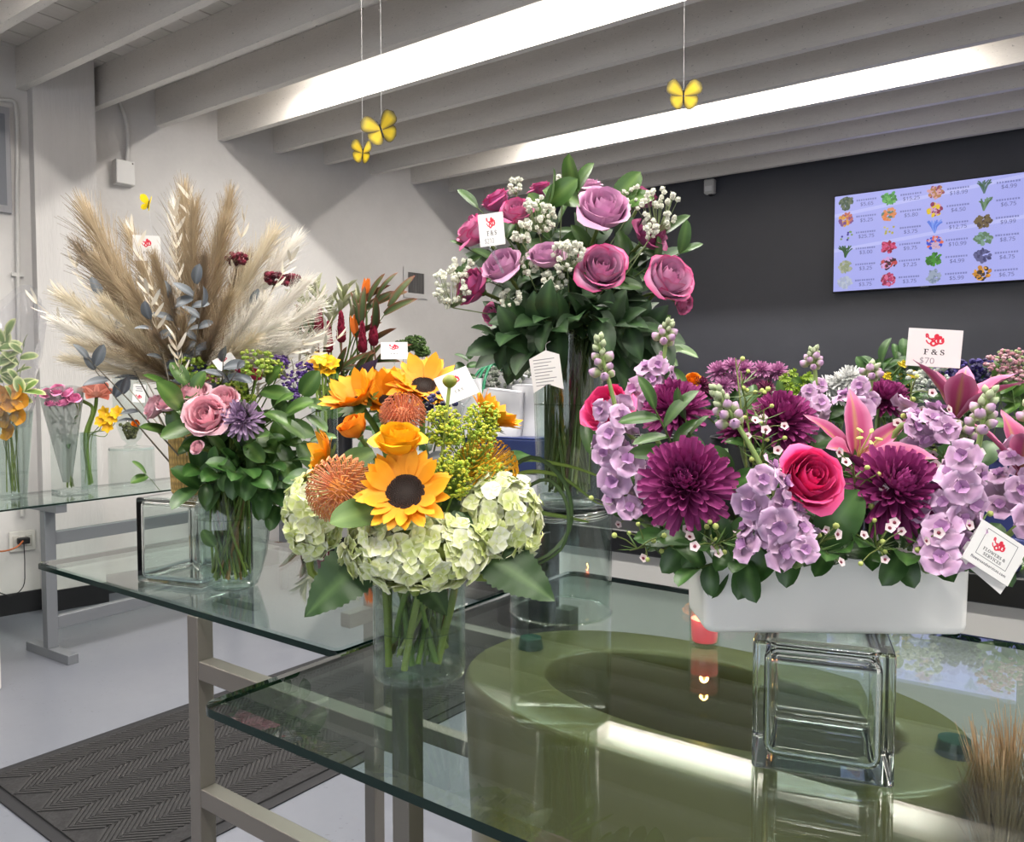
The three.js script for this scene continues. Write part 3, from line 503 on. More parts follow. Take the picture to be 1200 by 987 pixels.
// wax flower sprig
function waxflower(root, tip, label, n = 9, group = 'waxflower sprigs in the white box', { bud = 0.6, spread = 0.024 } = {}) {
  const o = thing('waxflower_sprig', label, 'waxflower', root, group), p = tip.clone().sub(root);
  const via = throughMouth(root), main = curve(via ? [V(0, 0, 0), via, p] : [V(0, 0, 0), p.clone().multiplyScalar(0.6).add(V(0, 0.01, 0)), p], 10), twigs = [tube(main, (t) => 0.0012 - 0.0005 * t, 4)];
  const f5 = once('wax5', () => { const l = [0, 1, 2, 3, 4].map((i) => petal({ L: 0.6, W: 0.3, base: 0.35, wide: 0.6, lift: 0.15, curl: 0.2, cup: 0.25, nu: 2, nv: 3, c0: lin(0xe6c8cf), c1: lin(0xe9dede) }).rotateY(i * 1.257).translate(0, 0, 0)); const s = new THREE.SphereGeometry(0.2, 6, 5); s.setAttribute('color', new THREE.Float32BufferAttribute(Array.from({ length: s.attributes.position.count }, () => lin(0x7c2b3d)).flat(), 3)); return merge([...l, s.toNonIndexed()]); });
  const bd = once('waxBud', () => { const s = new THREE.SphereGeometry(0.36, 7, 6); s.setAttribute('color', new THREE.Float32BufferAttribute(Array.from({ length: s.attributes.position.count }, () => lin(0xbac56e)).flat(), 3)); return s; });
  const nd = once('waxNeedle', () => petal({ L: 1, W: 0.045, base: 0.7, wide: 0.3, curl: 0.2, nu: 1, nv: 3, c0: lin(0x4c6a30), c1: lin(0x5f7d3c) }));
  const add = [];
  for (let i = 0; i < n; i++) {
    const t = 0.45 + 0.55 * (i + 0.5) / n, q = main[Math.floor(t * 10)], e = q.clone().add(V(rr(-1, 1), rr(-0.4, 1), rr(-0.4, 1)).multiplyScalar(spread));
    twigs.push(tube([q, q.clone().lerp(e, 0.5).add(V(0, 0.002, 0)), e], 0.0006, 4));
    add.push([e, rnd() < bud]);
  }
  part(o, 'stem', merge(twigs), stemMat(0x6c7a3c));
  for (const [e, isBud] of add) part(o, isBud ? 'bud' : 'floret', isBud ? bd : f5, PETAL(), e, upQ(V(rr(-0.6, 0.6), rr(0, 0.8), 1)), isBud ? rr(0.006, 0.0085) : rr(0.007, 0.0092));
  for (let i = 0; i < n * 2; i++) { const t = 0.3 + 0.7 * rnd(), q = main[Math.floor(t * 10)]; part(o, 'leaf', nd, LEAF(), q, frameQ(V(rr(-1, 1), rr(-0.2, 0.8), rr(-0.5, 0.8)), V(0, 1, 0.3)), rr(0.014, 0.024)); }
  return o;
}
// baby's breath
function babysBreath(root, px, py, d, rpx, n, label) {
  const c = at(px, py, d), R = rpx / F * d, o = thing('babys_breath', label, 'baby\'s breath', root, 'baby\'s breath among the lavender roses'), p = c.clone().sub(root), tw = [tube(curve([V(0, 0, 0), throughMouth(root) || p.clone().multiplyScalar(0.6).add(V(0, 0.02, 0)), p.clone().add(V(0, -R * 0.9, -R * 0.4))], 8), 0.0009, 4)];
  const hub = p.clone().add(V(0, -R * 0.9, -R * 0.4)), fg = once('bb', () => { const l = []; for (let i = 0; i < 9; i++) { const y = 1 - 2 * (i + 0.5) / 9, a = i * 2.4, s = Math.sqrt(1 - y * y); l.push(petal({ L: 0.75, W: 0.42, base: 0.4, wide: 0.6, lift: 0.4, curl: -0.9, cup: 0.3, nu: 2, nv: 2, c0: lin(0xb9bda0), c1: lin(0xdcdccf) }).applyQuaternion(frameQ(V(s * Math.cos(a), y, s * Math.sin(a)), V(0.3, 1, 0.2)))); } l.push((() => { const g = new THREE.IcosahedronGeometry(0.52, 1); g.setAttribute('color', new THREE.Float32BufferAttribute(Array.from({ length: g.attributes.position.count }, () => lin(0xd9d9cb)).flat(), 3)); return g; })()); return merge(l); });
  const spots = [];
  n = Math.round(n * 1.4);
  for (let i = 0; i < n; i++) { const v = V(rr(-1, 1), rr(-1, 1), rr(-0.6, 0.8)); if (v.length() > 1) v.normalize().multiplyScalar(rr(0.75, 1)); const e = p.clone().addScaledVector(v, R); spots.push(e); tw.push(tube([hub, hub.clone().lerp(e, 0.55).add(V(v.x, -0.3, v.z).multiplyScalar(R * 0.12)), e], 0.0004, 3)); }
  part(o, 'stem', merge(tw), stemMat(0x8b9a6a));
  for (const e of spots) part(o, 'floret', fg, MATTE(), e, upQ(V(rr(-1, 1), rr(-0.3, 1), rr(0, 1))), rr(0.005, 0.008));
  return o;
}
// pampas plume along +y, length 1
function plumeGeo(v, tint) {
  return once('plume' + v + tint, () => {
    const r2 = seeded(40 + v), P = [], C = [], N = [], idx = [], cc = tint.map(lin), count = 620;
    for (let i = 0; i < count; i++) {
      const s = 0.04 + 0.9 * (i / count) ** 0.85, az = i * 2.39996, env = Math.sin(Math.PI * Math.min(1, s * 0.9 + 0.08)) ** 0.8, len = 0.09 + 0.2 * env * (0.35 + 0.9 * r2()), out = (0.16 + 0.42 * r2()) * (0.45 + env) * 0.8;
      const o = V(Math.cos(az), 0, Math.sin(az)), side = V(-o.z, 0, o.x), c = mixc(cc[0], cc[1], r2() * 0.7 + 0.3 * s), w = 0.0026 + 0.0022 * r2(), m = P.length / 3;
      for (let k = 0; k < 4; k++) { const t = k / 3, y = s + len * (t * 1.0 - 0.28 * out * t * t * (v % 2 ? 1.4 : 0.6)), rad = 0.008 + len * out * t * (1 + 0.4 * t), ww = w * (1 - 0.8 * t) + 0.0006, bend = (v === 2 ? 0.05 : 0.015) * Math.sin(i) * t * t;
        for (const q of [-1, 1]) { P.push(o.x * rad + side.x * (q * ww + bend), y, o.z * rad + side.z * (q * ww + bend)); N.push(o.x, 0.5, o.z); C.push(...c); } if (k) idx.push(m + k * 2 - 2, m + k * 2 - 1, m + k * 2 + 1, m + k * 2 - 2, m + k * 2 + 1, m + k * 2); }
    }
    const g = new THREE.BufferGeometry(); g.setAttribute('position', new THREE.Float32BufferAttribute(P, 3)); g.setAttribute('color', new THREE.Float32BufferAttribute(C, 3)); g.setAttribute('uv', new THREE.Float32BufferAttribute(new Float32Array(P.length / 3 * 2), 2)); g.setIndex(idx); g.computeVertexNormals(); return g;
  });
}
function pampas(root, base, tip, fat, tint, v, label, group) {
  const o = thing('pampas_plume', label, 'pampas grass', root, group), a = base.clone().sub(root), b = tip.clone().sub(root), L = a.distanceTo(b);
  part(o, 'stem', tube([V(0, 0, 0), a, a.clone().lerp(b, 0.9)], 0.0016, 5), stemMat(0xa68f66));
  const p = part(o, 'plume', plumeGeo(v, tint), MATTE(), a, upQ(b.clone().sub(a), rr(0, 6)), V(L * fat, L, L * fat)); p.userData.kind = 'stuff';
  return o;
}
// strap leaf or blade of grass through photo points
function blade(name, pts, w, hex, label, group, category = 'grass blade') {
  const o = thing(name, label, category, pts[0], group), P = curve(pts.map((p) => p.clone().sub(pts[0])), 22), c0 = lin(hex[0]), c1 = lin(hex[1]);
  const g = surf(2, 22, (u, v) => { const i = Math.round(v * 22), t = P[Math.min(22, i + 1)].clone().sub(P[Math.max(0, i - 1)]).normalize(), cd = toCam(P[i].clone().add(pts[0])), s = t.clone().cross(cd).normalize().applyAxisAngle(t, 0.7), ww = w * Math.sin(Math.PI * (0.12 + 0.84 * v)) ** 0.5; const q = P[i].clone().addScaledVector(s, (u * 2 - 1) * ww); if (u === 0.5) q.addScaledVector(cd, -ww * 0.3); return q.toArray(); }, (u, v) => u === 0.5 ? c1 : c0);
  part(o, 'blade', g, LEAF()); return o;
}
// a cloud of tiny blossoms on fine branches (too small to pick apart singly)
function tinyBlossoms(name, category, root, c, R, n, dot, hexes, stemHex, label, group, squash = 1) {
  const o = thing(name, label, category, root, group), p = c.clone().sub(root), via = throughMouth(root), hub = p.clone().add(V(0, -R * 0.8, -R * 0.2));
  const tw = [tube(curve([V(0, 0, 0), via || hub.clone().multiplyScalar(0.5), hub], 10), 0.0013, 5)], dots = [], cs = hexes.map(lin);
  for (let i = 0; i < n; i++) {
    const v = V(rr(-1, 1), rr(-1, 1), rr(-1, 1)); if (v.length() > 1) v.normalize(); v.y *= squash; const e = p.clone().addScaledVector(v, R);
    if (i % 5 === 0) tw.push(tube([hub, hub.clone().lerp(e, 0.5), e], 0.0005, 3));
    const g = new THREE.IcosahedronGeometry(dot * rr(0.7, 1.2), 0); const q = jitter(cs[Math.floor(rnd() * cs.length)], 0.3); g.setAttribute('color', new THREE.Float32BufferAttribute(Array.from({ length: g.attributes.position.count }, () => q).flat(), 3)); g.rotateX(rr(0, 3)); g.scale(1, rr(0.6, 1), rr(0.7, 1)); g.translate(e.x, e.y, e.z); dots.push(g);
  }
  part(o, 'stem', merge(tw), stemMat(stemHex)); const f = part(o, 'blossoms', merge(dots), PETAL()); f.userData.kind = 'stuff';
  return o;
}
// ---------------------------------------------------------------- vases and cards
const lathe = (pts, seg = 48) => new THREE.LatheGeometry(pts.map(([r, y]) => new THREE.Vector2(r, y)), seg);
function cylinderVase(name, label, pos, r, h, { water = 0, waterMat, flare = 0, th = 0.012, category = 'vase', group, mat } = {}) {
  const o = thing(name, label, category, pos, group), m = mat || M.clearGlass, R = (y) => r + flare * y;
  part(o, 'wall', lathe([[r * 0.9, 0.0008], [r * 0.975, 0.002], [r, 0.008], [R(h * 0.5), h * 0.5], [R(h) - 0.0004, h - 0.0015], [R(h) - 0.0028, h - 0.0015], [R(h * 0.5) - 0.0028, h * 0.5], [r - 0.0028, th]]), m);
  part(o, 'rim', new THREE.TorusGeometry(R(h), 0.0016, 6, 56).rotateX(Math.PI / 2), M.clearGlass, V(0, h, 0));
  part(o, 'base', lathe([[0.0002, 0.0006], [r * 0.86, 0.0006], [r * 0.965, 0.004], [r * 0.965, th * 0.75], [r * 0.9, th], [0.0002, th]]), M.clearGlass);
  if (water) part(o, 'water', merge([new THREE.CircleGeometry(R(water) * 0.985, 48).rotateX(-Math.PI / 2).translate(0, water, 0), new THREE.TorusGeometry(R(water) * 0.985, 0.0009, 5, 48).rotateX(Math.PI / 2).translate(0, water, 0)]), waterMat || M.water);
  return o;
}
function logo(g, cx, cy, s, col = '#d81e3c') {            // the shop's red flower mark
  g.save(); g.translate(cx, cy); g.scale(s, s); g.strokeStyle = col; g.fillStyle = col; g.lineCap = 'round';
  const arc = (x, y, r, a0, a1, w) => { g.lineWidth = w; g.beginPath(); g.arc(x, y, r, a0, a1); g.stroke(); };
  g.lineWidth = 0.16; g.beginPath(); g.moveTo(-0.95, -0.35); g.bezierCurveTo(-1.15, -0.9, -0.75, -0.75, -0.8, -0.45); g.bezierCurveTo(-0.7, -0.05, -0.4, -0.15, -0.1, -0.25); g.stroke();
  g.lineWidth = 0.14; g.beginPath(); g.moveTo(-0.95, 0.05); g.bezierCurveTo(-0.8, 0.4, -0.6, 0.45, -0.35, 0.45); g.stroke();
  g.beginPath(); g.ellipse(0.12, -0.5, 0.26, 0.3, 0.3, 0, 7); g.fill(); g.beginPath(); g.ellipse(0.45, -0.35, 0.28, 0.2, -0.5, 0, 7); g.fill();
  arc(0.58, 0.05, 0.3, 0, 7, 0.2); arc(-0.18, 0.38, 0.26, 0, 7, 0.2); arc(0.15, 0.05, 0.22, 3, 6.6, 0.18);
  g.beginPath(); g.ellipse(0.2, 0.42, 0.34, 0.13, -0.5, 0, 7); g.fill(); g.beginPath(); g.ellipse(-0.3, -0.05, 0.24, 0.13, 0.7, 0, 7); g.fill(); g.beginPath(); g.ellipse(0.78, -0.1, 0.12, 0.26, 0.4, 0, 7); g.fill();
  g.restore();
}
function cardTex(w, h, draw) { const c = document.createElement('canvas'); c.width = w; c.height = h; const g = c.getContext('2d'); g.fillStyle = '#eceae9'; g.fillRect(0, 0, w, h); draw(g, w, h); const t = new THREE.CanvasTexture(c); t.colorSpace = THREE.SRGBColorSpace; return t; }
const paper = std(0xe6e4e3, 0.7);
const priceTex = (price) => once('price' + price, () => cardTex(256, 200, (g, w, h) => { logo(g, w * 0.5, h * 0.3, 44); g.fillStyle = '#26262a'; g.textAlign = 'center'; g.font = 'bold 40px serif'; if (price !== null) { g.fillText('F & S', w * 0.5, h * 0.68); g.font = '44px sans-serif'; g.fillStyle = '#8c8c92'; g.fillText(price, w * 0.38, h * 0.92); } else { g.font = 'bold 26px serif'; g.fillText('F & S', w * 0.5, h * 0.72); } }));
function cardMesh(o, name, w, h, tex, pos, quat) { const m = once('cm' + tex.uuid, () => std(0xffffff, 0.65, { map: tex })); return part(o, name, new THREE.BoxGeometry(w, h, 0.0006), [paper, paper, paper, paper, m, paper], pos, quat); }
// card from its photo corners: centre, width, height in photo pixels, tilt in the picture (radians), turned and leaning
function priceCard(px, py, d, wpx, hpx, roll, label, price, stick, { lean = -0.12, turn = 0 } = {}) {
  const c = at(px, py, d), w = wpx / F * d, h = hpx / F * d, root = stick ? at(stick[0], stick[1], d) : c;
  const o = thing('price_card', label, 'price card', root, 'price cards'), q = new THREE.Quaternion().setFromEuler(new THREE.Euler(lean, turn, roll, 'YXZ'));
  cardMesh(o, 'card', w, h, priceTex(price), c.clone().sub(root), q);
  if (stick) { const lowP = c.clone().add(V(0, -h * 0.5, 0).applyQuaternion(q)).sub(root); const n = V(0, 0, -0.0012);
    part(o, 'pick', merge([tube([V(0, 0, 0).add(n), lowP.clone().add(V(0, -h * 0.22, 0)).add(n)], 0.0019, 6), tube([lowP.clone().add(V(0, -h * 0.24, 0)).add(n), lowP.clone().add(V(-w * 0.2, h * 0.04, 0)).add(n)], 0.0013, 5), tube([lowP.clone().add(V(0, -h * 0.24, 0)).add(n), lowP.clone().add(V(w * 0.2, h * 0.04, 0)).add(n)], 0.0013, 5)]), M.plasticClear); }
  return o;
}
// ================================================================ sunflower arrangement
{
  rnd = seeded(101);
  const vp = fl(-0.115, 0.962, TOP);
  cylinderVase('glass_cylinder_vase', 'short clear glass cylinder vase holding the sunflowers and hydrangeas', vp, 0.0568, 0.145, { water: 0.062 });
  MOUTH = { c: vp.clone().setY(TOP + 0.14), r: 0.048 };
  const R = () => inVase(vp, 0.04, TOP + 0.013);
  const G = 'sunflowers in the short cylinder vase';
  sunflower(475, 577, 0.862, 50, FACE(0.02, 0.62, 0.8), R(), 'large open sunflower with a dark brown disc above the hydrangea', G);
  sunflower(419, 470, 1.0, 37, FACE(-0.35, 0.75, 0.5), R(), 'sunflower with crowded petals beside the orange bud', G, { disc: 0.3, lift: 0.5 });
  sunflower(453, 470, 1.02, 36, FACE(0.15, 0.62, 0.7), R(), 'sunflower with crowded petals behind the yellow rose', G, { disc: 0.3, lift: 0.5 });
  sunflower(497, 452, 1.03, 40, FACE(0.1, 0.72, 0.55), R(), 'sunflower standing behind the small white card', G, { disc: 0.38 });
  sunflower(574, 492, 0.99, 36, FACE(0.6, 0.75, 0.05), R(), 'sunflower seen edge on beside the green filler', G, { disc: 0.4, lift: 0.5 });
  sunflower(383, 540, 0.99, 36, FACE(-0.85, 0.35, 0.3), R(), 'sunflower turned aside above the large pincushion', G, { disc: 0.35, lift: 0.3 });
  rose('orange', 416, 503, 0.945, 22, FACE(-0.45, 0.8, 0.3), R(), 'half-open orange ranunculus beside the sunflowers', undefined, { name: 'ranunculus', category: 'ranunculus', layers: 5 });
  rose('yellow', 467, 519, 0.885, 30, FACE(0.05, 0.9, 0.35), R(), 'yellow rose standing behind the large open sunflower');
  pincushion(401, 574, 0.9, 40, FACE(-0.4, 0.4, 0.8), R(), 'large orange pincushion protea beside the large open sunflower', [0xd07a4c, 0xe6ae8a, 0xd88a3c]);
  pincushion(472, 488, 0.935, 27, FACE(0.1, 0.85, 0.45), R(), 'orange pincushion protea behind the yellow rose', [0xc96a48, 0xdc9a7c, 0xd07a50]);
  pincushion(568, 552, 0.95, 38, FACE(0.6, 0.6, 0.45), R(), 'yellow pincushion protea beside the green filler', [0xd99a00, 0xe8b41c, 0xe0a010]);
  const GF = 'green filler sprays with the sunflowers';
  for (const [x, y, d, r] of [[548, 525, 0.92, 34], [530, 560, 0.9, 24], [565, 495, 0.95, 22], [520, 500, 0.93, 22], [575, 560, 0.93, 20]]) tinyBlossoms('goldenrod_spray', 'filler flower', R(), at(x, y, d), r / F * d, 330, 0.0021, [0xa4b42c, 0xc0c840, 0x8aa62c, 0xd0c83a], 0x6d8a30, 'spray of tiny yellow green buds beside the large open sunflower', GF, 1.15);
  tinyBlossoms('sea_holly', 'filler flower', R(), at(515, 480, 1.0), 0.024, 40, 0.0042, [0x272a5c, 0x34386e, 0x1c1f42], 0x3a4a3a, 'dark blue berries tucked behind the orange pincushion');
  const h1 = hydrangea(487, 645, 0.885, 176, 90, null, R(), 'wide pale green hydrangea head under the large open sunflower', 330);
  const h2 = hydrangea(586, 610, 0.925, 96, 118, null, R(), 'pale green hydrangea head beside the looped grass', 250);
  const h3 = hydrangea(367, 603, 0.965, 64, 98, null, R(), 'small pale green hydrangea head beside the orange pincushion', 190);
  const lf = (o, kind, x0, y0, d0, x1, y1, d1, up) => { const a = at(x0, y0, d0), b = at(x1, y1, d1); leafAt(o, kind, a.clone().sub(o.position), b.clone().sub(a), up || toCam(a).add(V(0, 0.6, 0)), a.distanceTo(b)); };
  lf(h3, 'hydrangea', 446, 640, 0.9, 354, 722, 0.86); lf(h2, 'hydrangea', 560, 645, 0.9, 652, 702, 0.86); lf(h1, 'hydrangea', 486, 668, 0.9, 526, 722, 0.9); lf(h1, 'bright', 446, 598, 0.87, 386, 612, 0.83);
  lf(h2, 'salalDark', 540, 600, 0.9, 530, 660, 0.86); lf(h1, 'salalDark', 555, 585, 0.94, 505, 640, 0.9); lf(h3, 'bright', 438, 530, 0.93, 390, 560, 0.93);
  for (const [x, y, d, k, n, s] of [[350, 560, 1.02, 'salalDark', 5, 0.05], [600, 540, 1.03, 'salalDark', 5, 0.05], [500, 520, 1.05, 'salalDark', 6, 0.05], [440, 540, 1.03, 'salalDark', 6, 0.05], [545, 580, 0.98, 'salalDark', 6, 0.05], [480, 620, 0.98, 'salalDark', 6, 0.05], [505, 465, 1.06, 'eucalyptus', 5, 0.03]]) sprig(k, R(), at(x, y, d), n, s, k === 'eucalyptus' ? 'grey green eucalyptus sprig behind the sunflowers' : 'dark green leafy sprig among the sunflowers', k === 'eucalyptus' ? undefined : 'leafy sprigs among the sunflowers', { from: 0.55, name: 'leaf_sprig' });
  // ranunculus bud on a bare stem
  { const root = R(), o = thing('ranunculus_bud', 'closed green ranunculus bud on a bare stem before the small card', 'flower bud', root), p = at(527, 450, 0.93).sub(root), q = at(512, 560, 0.92).sub(root);
    part(o, 'stem', tube(curve([V(0, 0, 0), throughMouth(root), q, p], 16), 0.0021, 6), stemMat(0x8a9a48));
    part(o, 'bud', surf(10, 8, (u, v) => { const a = u * 6.283, r = 0.0088 * Math.sin(Math.PI * (0.05 + 0.88 * v)) ** 0.7; return [r * Math.cos(a), (v - 0.3) * 0.0155, r * Math.sin(a)]; }, (u, v) => mixc(lin(0x6f7c2c), lin(0xa8a640), Math.sin(u * 18.8) * 0.3 + 0.5 * v)), LEAF(), p); }
  const GB = 'looped lily grass beside the hydrangea';
  const bl = (pts, w, hex, lab) => blade('grass_blade', pts.map(([x, y, d]) => at(x, y, d)), w, hex, lab || 'dark green grass blade looped out beside the hydrangea', GB);
  const dg = [0x24381f, 0x3b5430], lg = [0x6f8a3c, 0x8fa858];
  bl([[560, 660, 0.95], [590, 560, 0.97], [625, 536, 0.97], [662, 566, 0.96], [668, 618, 0.95], [638, 653, 0.93], [600, 660, 0.94]], 0.0036, dg); bl([[560, 660, 0.96], [598, 590, 0.96], [640, 562, 0.95], [664, 590, 0.93], [660, 640, 0.92], [620, 668, 0.93]], 0.003, dg);
  bl([[570, 640, 0.97], [600, 560, 1.0], [650, 556, 1.02], [700, 590, 1.03]], 0.0034, lg, 'light green grass blade arching beside the hydrangea'); bl([[570, 640, 0.97], [600, 545, 1.0], [660, 545, 1.03], [720, 565, 1.05]], 0.003, lg, 'light green grass blade arching beside the hydrangea'); bl([[560, 640, 0.95], [600, 600, 0.95], [650, 604, 0.95], [690, 612, 0.96]], 0.0034, lg, 'light green grass blade arching beside the hydrangea');
  priceCard(535, 452, 0.965, 43, 36, 0.4, 'small tilted white card with a red flower among the sunflowers', null, [514, 580], { lean: -0.35, turn: 0.25 });
  // bare cut stems that fill the vase
  for (let i = 0; i < 12; i++) { const root = R(), o = thing('cut_stem', 'bare green cut stem inside the short cylinder vase', 'stem', root, 'cut stems in the short cylinder vase'); const a = rr(0, 6.3), e = V(vp.x + 0.043 * Math.cos(a), TOP + 0.137, vp.z + 0.043 * Math.sin(a)).sub(root); part(o, 'stem', tube(curve([V(0, 0, 0), e.clone().multiplyScalar(0.5).add(V(rr(-0.004, 0.004), 0, 0)), e], 6), rr(0.0028, 0.0045), 7), stemMat([0x6f8a34, 0x8a9a42, 0x5b7430, 0x6b4a30][i % 4])); }
  MOUTH = null;
}
// ================================================================ white box arrangement
{
  rnd = seeded(202);
  const cq = new THREE.Quaternion().setFromAxisAngle(V(0, 1, 0), -20 * Math.PI / 180), cs = 0.1215;
  const glassCube = (label, pos, s, h, q, inn = 0.84) => { const o = thing('glass_cube', label, 'glass cube', pos); const a = new RoundedBoxGeometry(s, h, s, 3, 0.004).translate(0, h / 2, 0), b = new RoundedBoxGeometry(s * inn, h * (inn + 0.01), s * inn, 4, 0.013).translate(0, h * 0.5, 0); const bi = b.index ? b.toNonIndexed() : b; const p = bi.attributes.position, n = bi.attributes.normal; for (let i = 0; i < p.count; i += 3) for (let k = 0; k < 3; k++) { const x = p.getComponent(i + 1, k), y = p.getComponent(i + 2, k); p.setComponent(i + 1, k, y); p.setComponent(i + 2, k, x); const m = n.getComponent(i + 1, k), l = n.getComponent(i + 2, k); n.setComponent(i + 1, k, l); n.setComponent(i + 2, k, m); } for (let i = 0; i < n.count; i++) n.setXYZ(i, -n.getX(i), -n.getY(i), -n.getZ(i)); part(o, 'block', merge([a, bi]), M.solidGlass, undefined, q); return o; };
  glassCube('clear thick-walled glass cube under the white flower box', fl(0.302, 0.757, TOP), cs, cs, cq);
  glassCube('clear thick-walled glass cube under the woven vase', fl(-0.592, 1.462, TOP), 0.145, 0.155, cq, 0.93);
  const bq = new THREE.Quaternion().setFromAxisAngle(V(0, 1, 0), -1.6 * Math.PI / 180), by = TOP + cs + 0.0006, bc = fl(0.308, 0.775, by);
  const W = 0.2475, H = 0.08, D = 0.086, o = thing('flower_box', 'long white ceramic box full of pink and purple flowers', 'planter', bc), ceramic = phys(0xf1efed, 0.3, { clearcoat: 0.4, clearcoatRoughness: 0.15 });
  const shell = (sx, sz, y, r = 0.009) => { const out = []; for (const [x, z, a0] of [[1, 1, 0], [-1, 1, 90], [-1, -1, 180], [1, -1, 270]]) for (let i = 0; i <= 4; i++) { const a = (a0 + i * 22.5) * Math.PI / 180; out.push([x * (sx / 2 - r) + r * Math.cos(a), y, z * (sz / 2 - r) + r * Math.sin(a)]); } return out; };
  const rings = [shell(W - 0.02, D - 0.02, 0, 0.004), shell(W - 0.008, D - 0.008, 0.0008), shell(W - 0.002, D - 0.002, 0.004), shell(W, D, 0.009), shell(W + 0.002, D + 0.002, H - 0.002), shell(W + 0.001, D + 0.001, H), shell(W - 0.007, D - 0.007, H), shell(W - 0.009, D - 0.009, H - 0.002), shell(W - 0.01, D - 0.01, 0.02)];
  part(o, 'box', surf(20, rings.length - 1, (u, v) => rings[Math.round(v * (rings.length - 1))][Math.round(u * 20) % 20]), ceramic, undefined, bq);
  part(o, 'bottom', new THREE.BoxGeometry(W - 0.012, 0.004, D - 0.012), ceramic, V(0, 0.003, 0), bq);
  part(o, 'floral_foam', new RoundedBoxGeometry(W - 0.014, H - 0.03, D - 0.014, 2, 0.004), std(0x4a7a50, 0.95), V(0, H / 2 - 0.009, 0), bq);
  const R = (px) => { const t = px === undefined ? rr(-0.5, 0.5) : clamp((at(px, 650, 0.775).x - bc.x) / W, -0.46, 0.46); return bc.clone().add(V(t * (W - 0.04), H - 0.02, rr(-0.4, 0.4) * (D - 0.03))); };
  const GM = 'purple chrysanthemums in the white box';
  mum(803, 566, 0.705, 61, FACE(-0.3, 0.4, 0.85), R(850), 'large purple chrysanthemum facing outward at the box end by the tall vase', GM);
  mum(1052, 572, 0.7, 62, FACE(0.05, 0.55, 0.8), R(1050), 'large purple chrysanthemum beneath the pink lily', GM);
  mum(917, 490, 0.8, 44, FACE(-0.05, 0.75, 0.6), R(920), 'purple chrysanthemum behind the hot pink rose', GM);
  mum(790, 476, 0.81, 44, FACE(-0.3, 0.75, 0.5), R(840), 'purple chrysanthemum behind the glossy green sprig', GM);
  mum(1038, 466, 0.82, 32, FACE(0.1, 0.85, 0.4), R(1030), 'small purple chrysanthemum behind the pink lily', GM);
  mum(870, 500, 0.84, 30, FACE(-0.1, 0.8, 0.4), R(870), 'purple chrysanthemum low behind the lilac stock', GM);
  rose('hot', 948, 563, 0.672, 39, FACE(0.05, 0.42, 0.9), R(950), 'large hot pink rose at the front of the white box');
  rose('hot', 714, 483, 0.83, 34, FACE(-0.5, 0.5, 0.5), R(830), 'hot pink rose partly hidden behind lilac stock');
  const sk = (x0, y0, d0, x1, y1, d1, rx, lab, o2) => stock(at(x0, y0, d0), at(x1, y1, d1), R(rx), lab, o2);
  sk(740, 600, 0.775, 702, 404, 0.79, 840, 'lilac stock spire leaning out toward the tall rose vase', { n: 13, buds: 8, size: 0.0175 });
  sk(758, 480, 0.85, 782, 384, 0.85, 840, 'tall lilac stock spire behind the glossy green sprig', { n: 7, buds: 8, size: 0.0165 });
  sk(938, 650, 0.655, 842, 462, 0.68, 900, 'lilac stock spire lying across the box beside the hot pink rose', { n: 10, buds: 10, size: 0.0172, span: 0.5 });
  sk(945, 500, 0.82, 953, 416, 0.82, 940, 'lilac stock spire with a pale green bud tip above the hot pink rose', { n: 5, buds: 9, size: 0.014 });
  sk(1000, 488, 0.8, 1022, 434, 0.8, 1000, 'short lilac stock spire just behind the pink lily', { n: 4, buds: 7, size: 0.015 });
  sk(1095, 660, 0.67, 1158, 466, 0.67, 1100, 'lilac stock spire above the folded hang tag', { n: 13, buds: 9, size: 0.0175 });
  sk(1055, 500, 0.74, 1140, 505, 0.73, 1080, 'lilac stock spire lying level under the price card', { n: 8, buds: 5, size: 0.0165 });
  sk(1190, 620, 0.68, 1212, 470, 0.7, 1130, 'lilac stock spire at the box end away from the tall vase', { n: 9, buds: 7, size: 0.0175 });
  sk(905, 655, 0.66, 890, 560, 0.68, 900, 'lilac stock spire hanging over the box edge beside the hot pink rose', { n: 9, buds: 0, size: 0.017 });
  lily(1003, 540, 0.75, 80, FACE(0.05, 0.72, 0.62), R(1000), 'open pink lily above the large purple chrysanthemum', { open: 0.78 });
  lily(1120, 490, 0.77, 84, FACE(0.1, 0.97, 0.12), R(1110), 'pink lily with upright petals beside the price card', { open: 0.5, roll: 0.5 });
  lily(1196, 560, 0.7, 90, FACE(0.2, 0.9, 0.25), R(1140), 'pink lily with broad petals at the box end', { open: 0.62, roll: 0.2 });
  const wx = (x, y, d, rx, lab, n = 9, o2) => waxflower(R(rx), at(x, y, d), lab || 'waxflower sprig with white blossoms and green buds in the box', n, 'waxflower sprigs in the white box', o2);
  wx(1068, 446, 0.77, 1070, 'tall waxflower sprig with white buds beside the price card', 10, { bud: 0.35 }); wx(1080, 490, 0.75, 1080, undefined, 12, { bud: 0.25 }); wx(868, 435, 0.8, 880, undefined, 10, { bud: 0.7 }); wx(895, 480, 0.76, 880, undefined, 10, { bud: 0.4 });
  wx(835, 640, 0.68, 860, undefined, 12, { bud: 0.6 }); wx(738, 645, 0.74, 830, 'waxflower sprig hanging down past the box end', 11, { bud: 0.55 }); wx(700, 590, 0.8, 830, 'waxflower sprig reaching toward the tall vase', 9, { bud: 0.6 });
  wx(1030, 645, 0.66, 1020, undefined, 12, { bud: 0.45 }); wx(1085, 640, 0.66, 1080, undefined, 14, { bud: 0.75 }); wx(955, 650, 0.66, 950, undefined, 8, { bud: 0.8 }); wx(1000, 545, 0.69, 1000, undefined, 8, { bud: 0.3 });
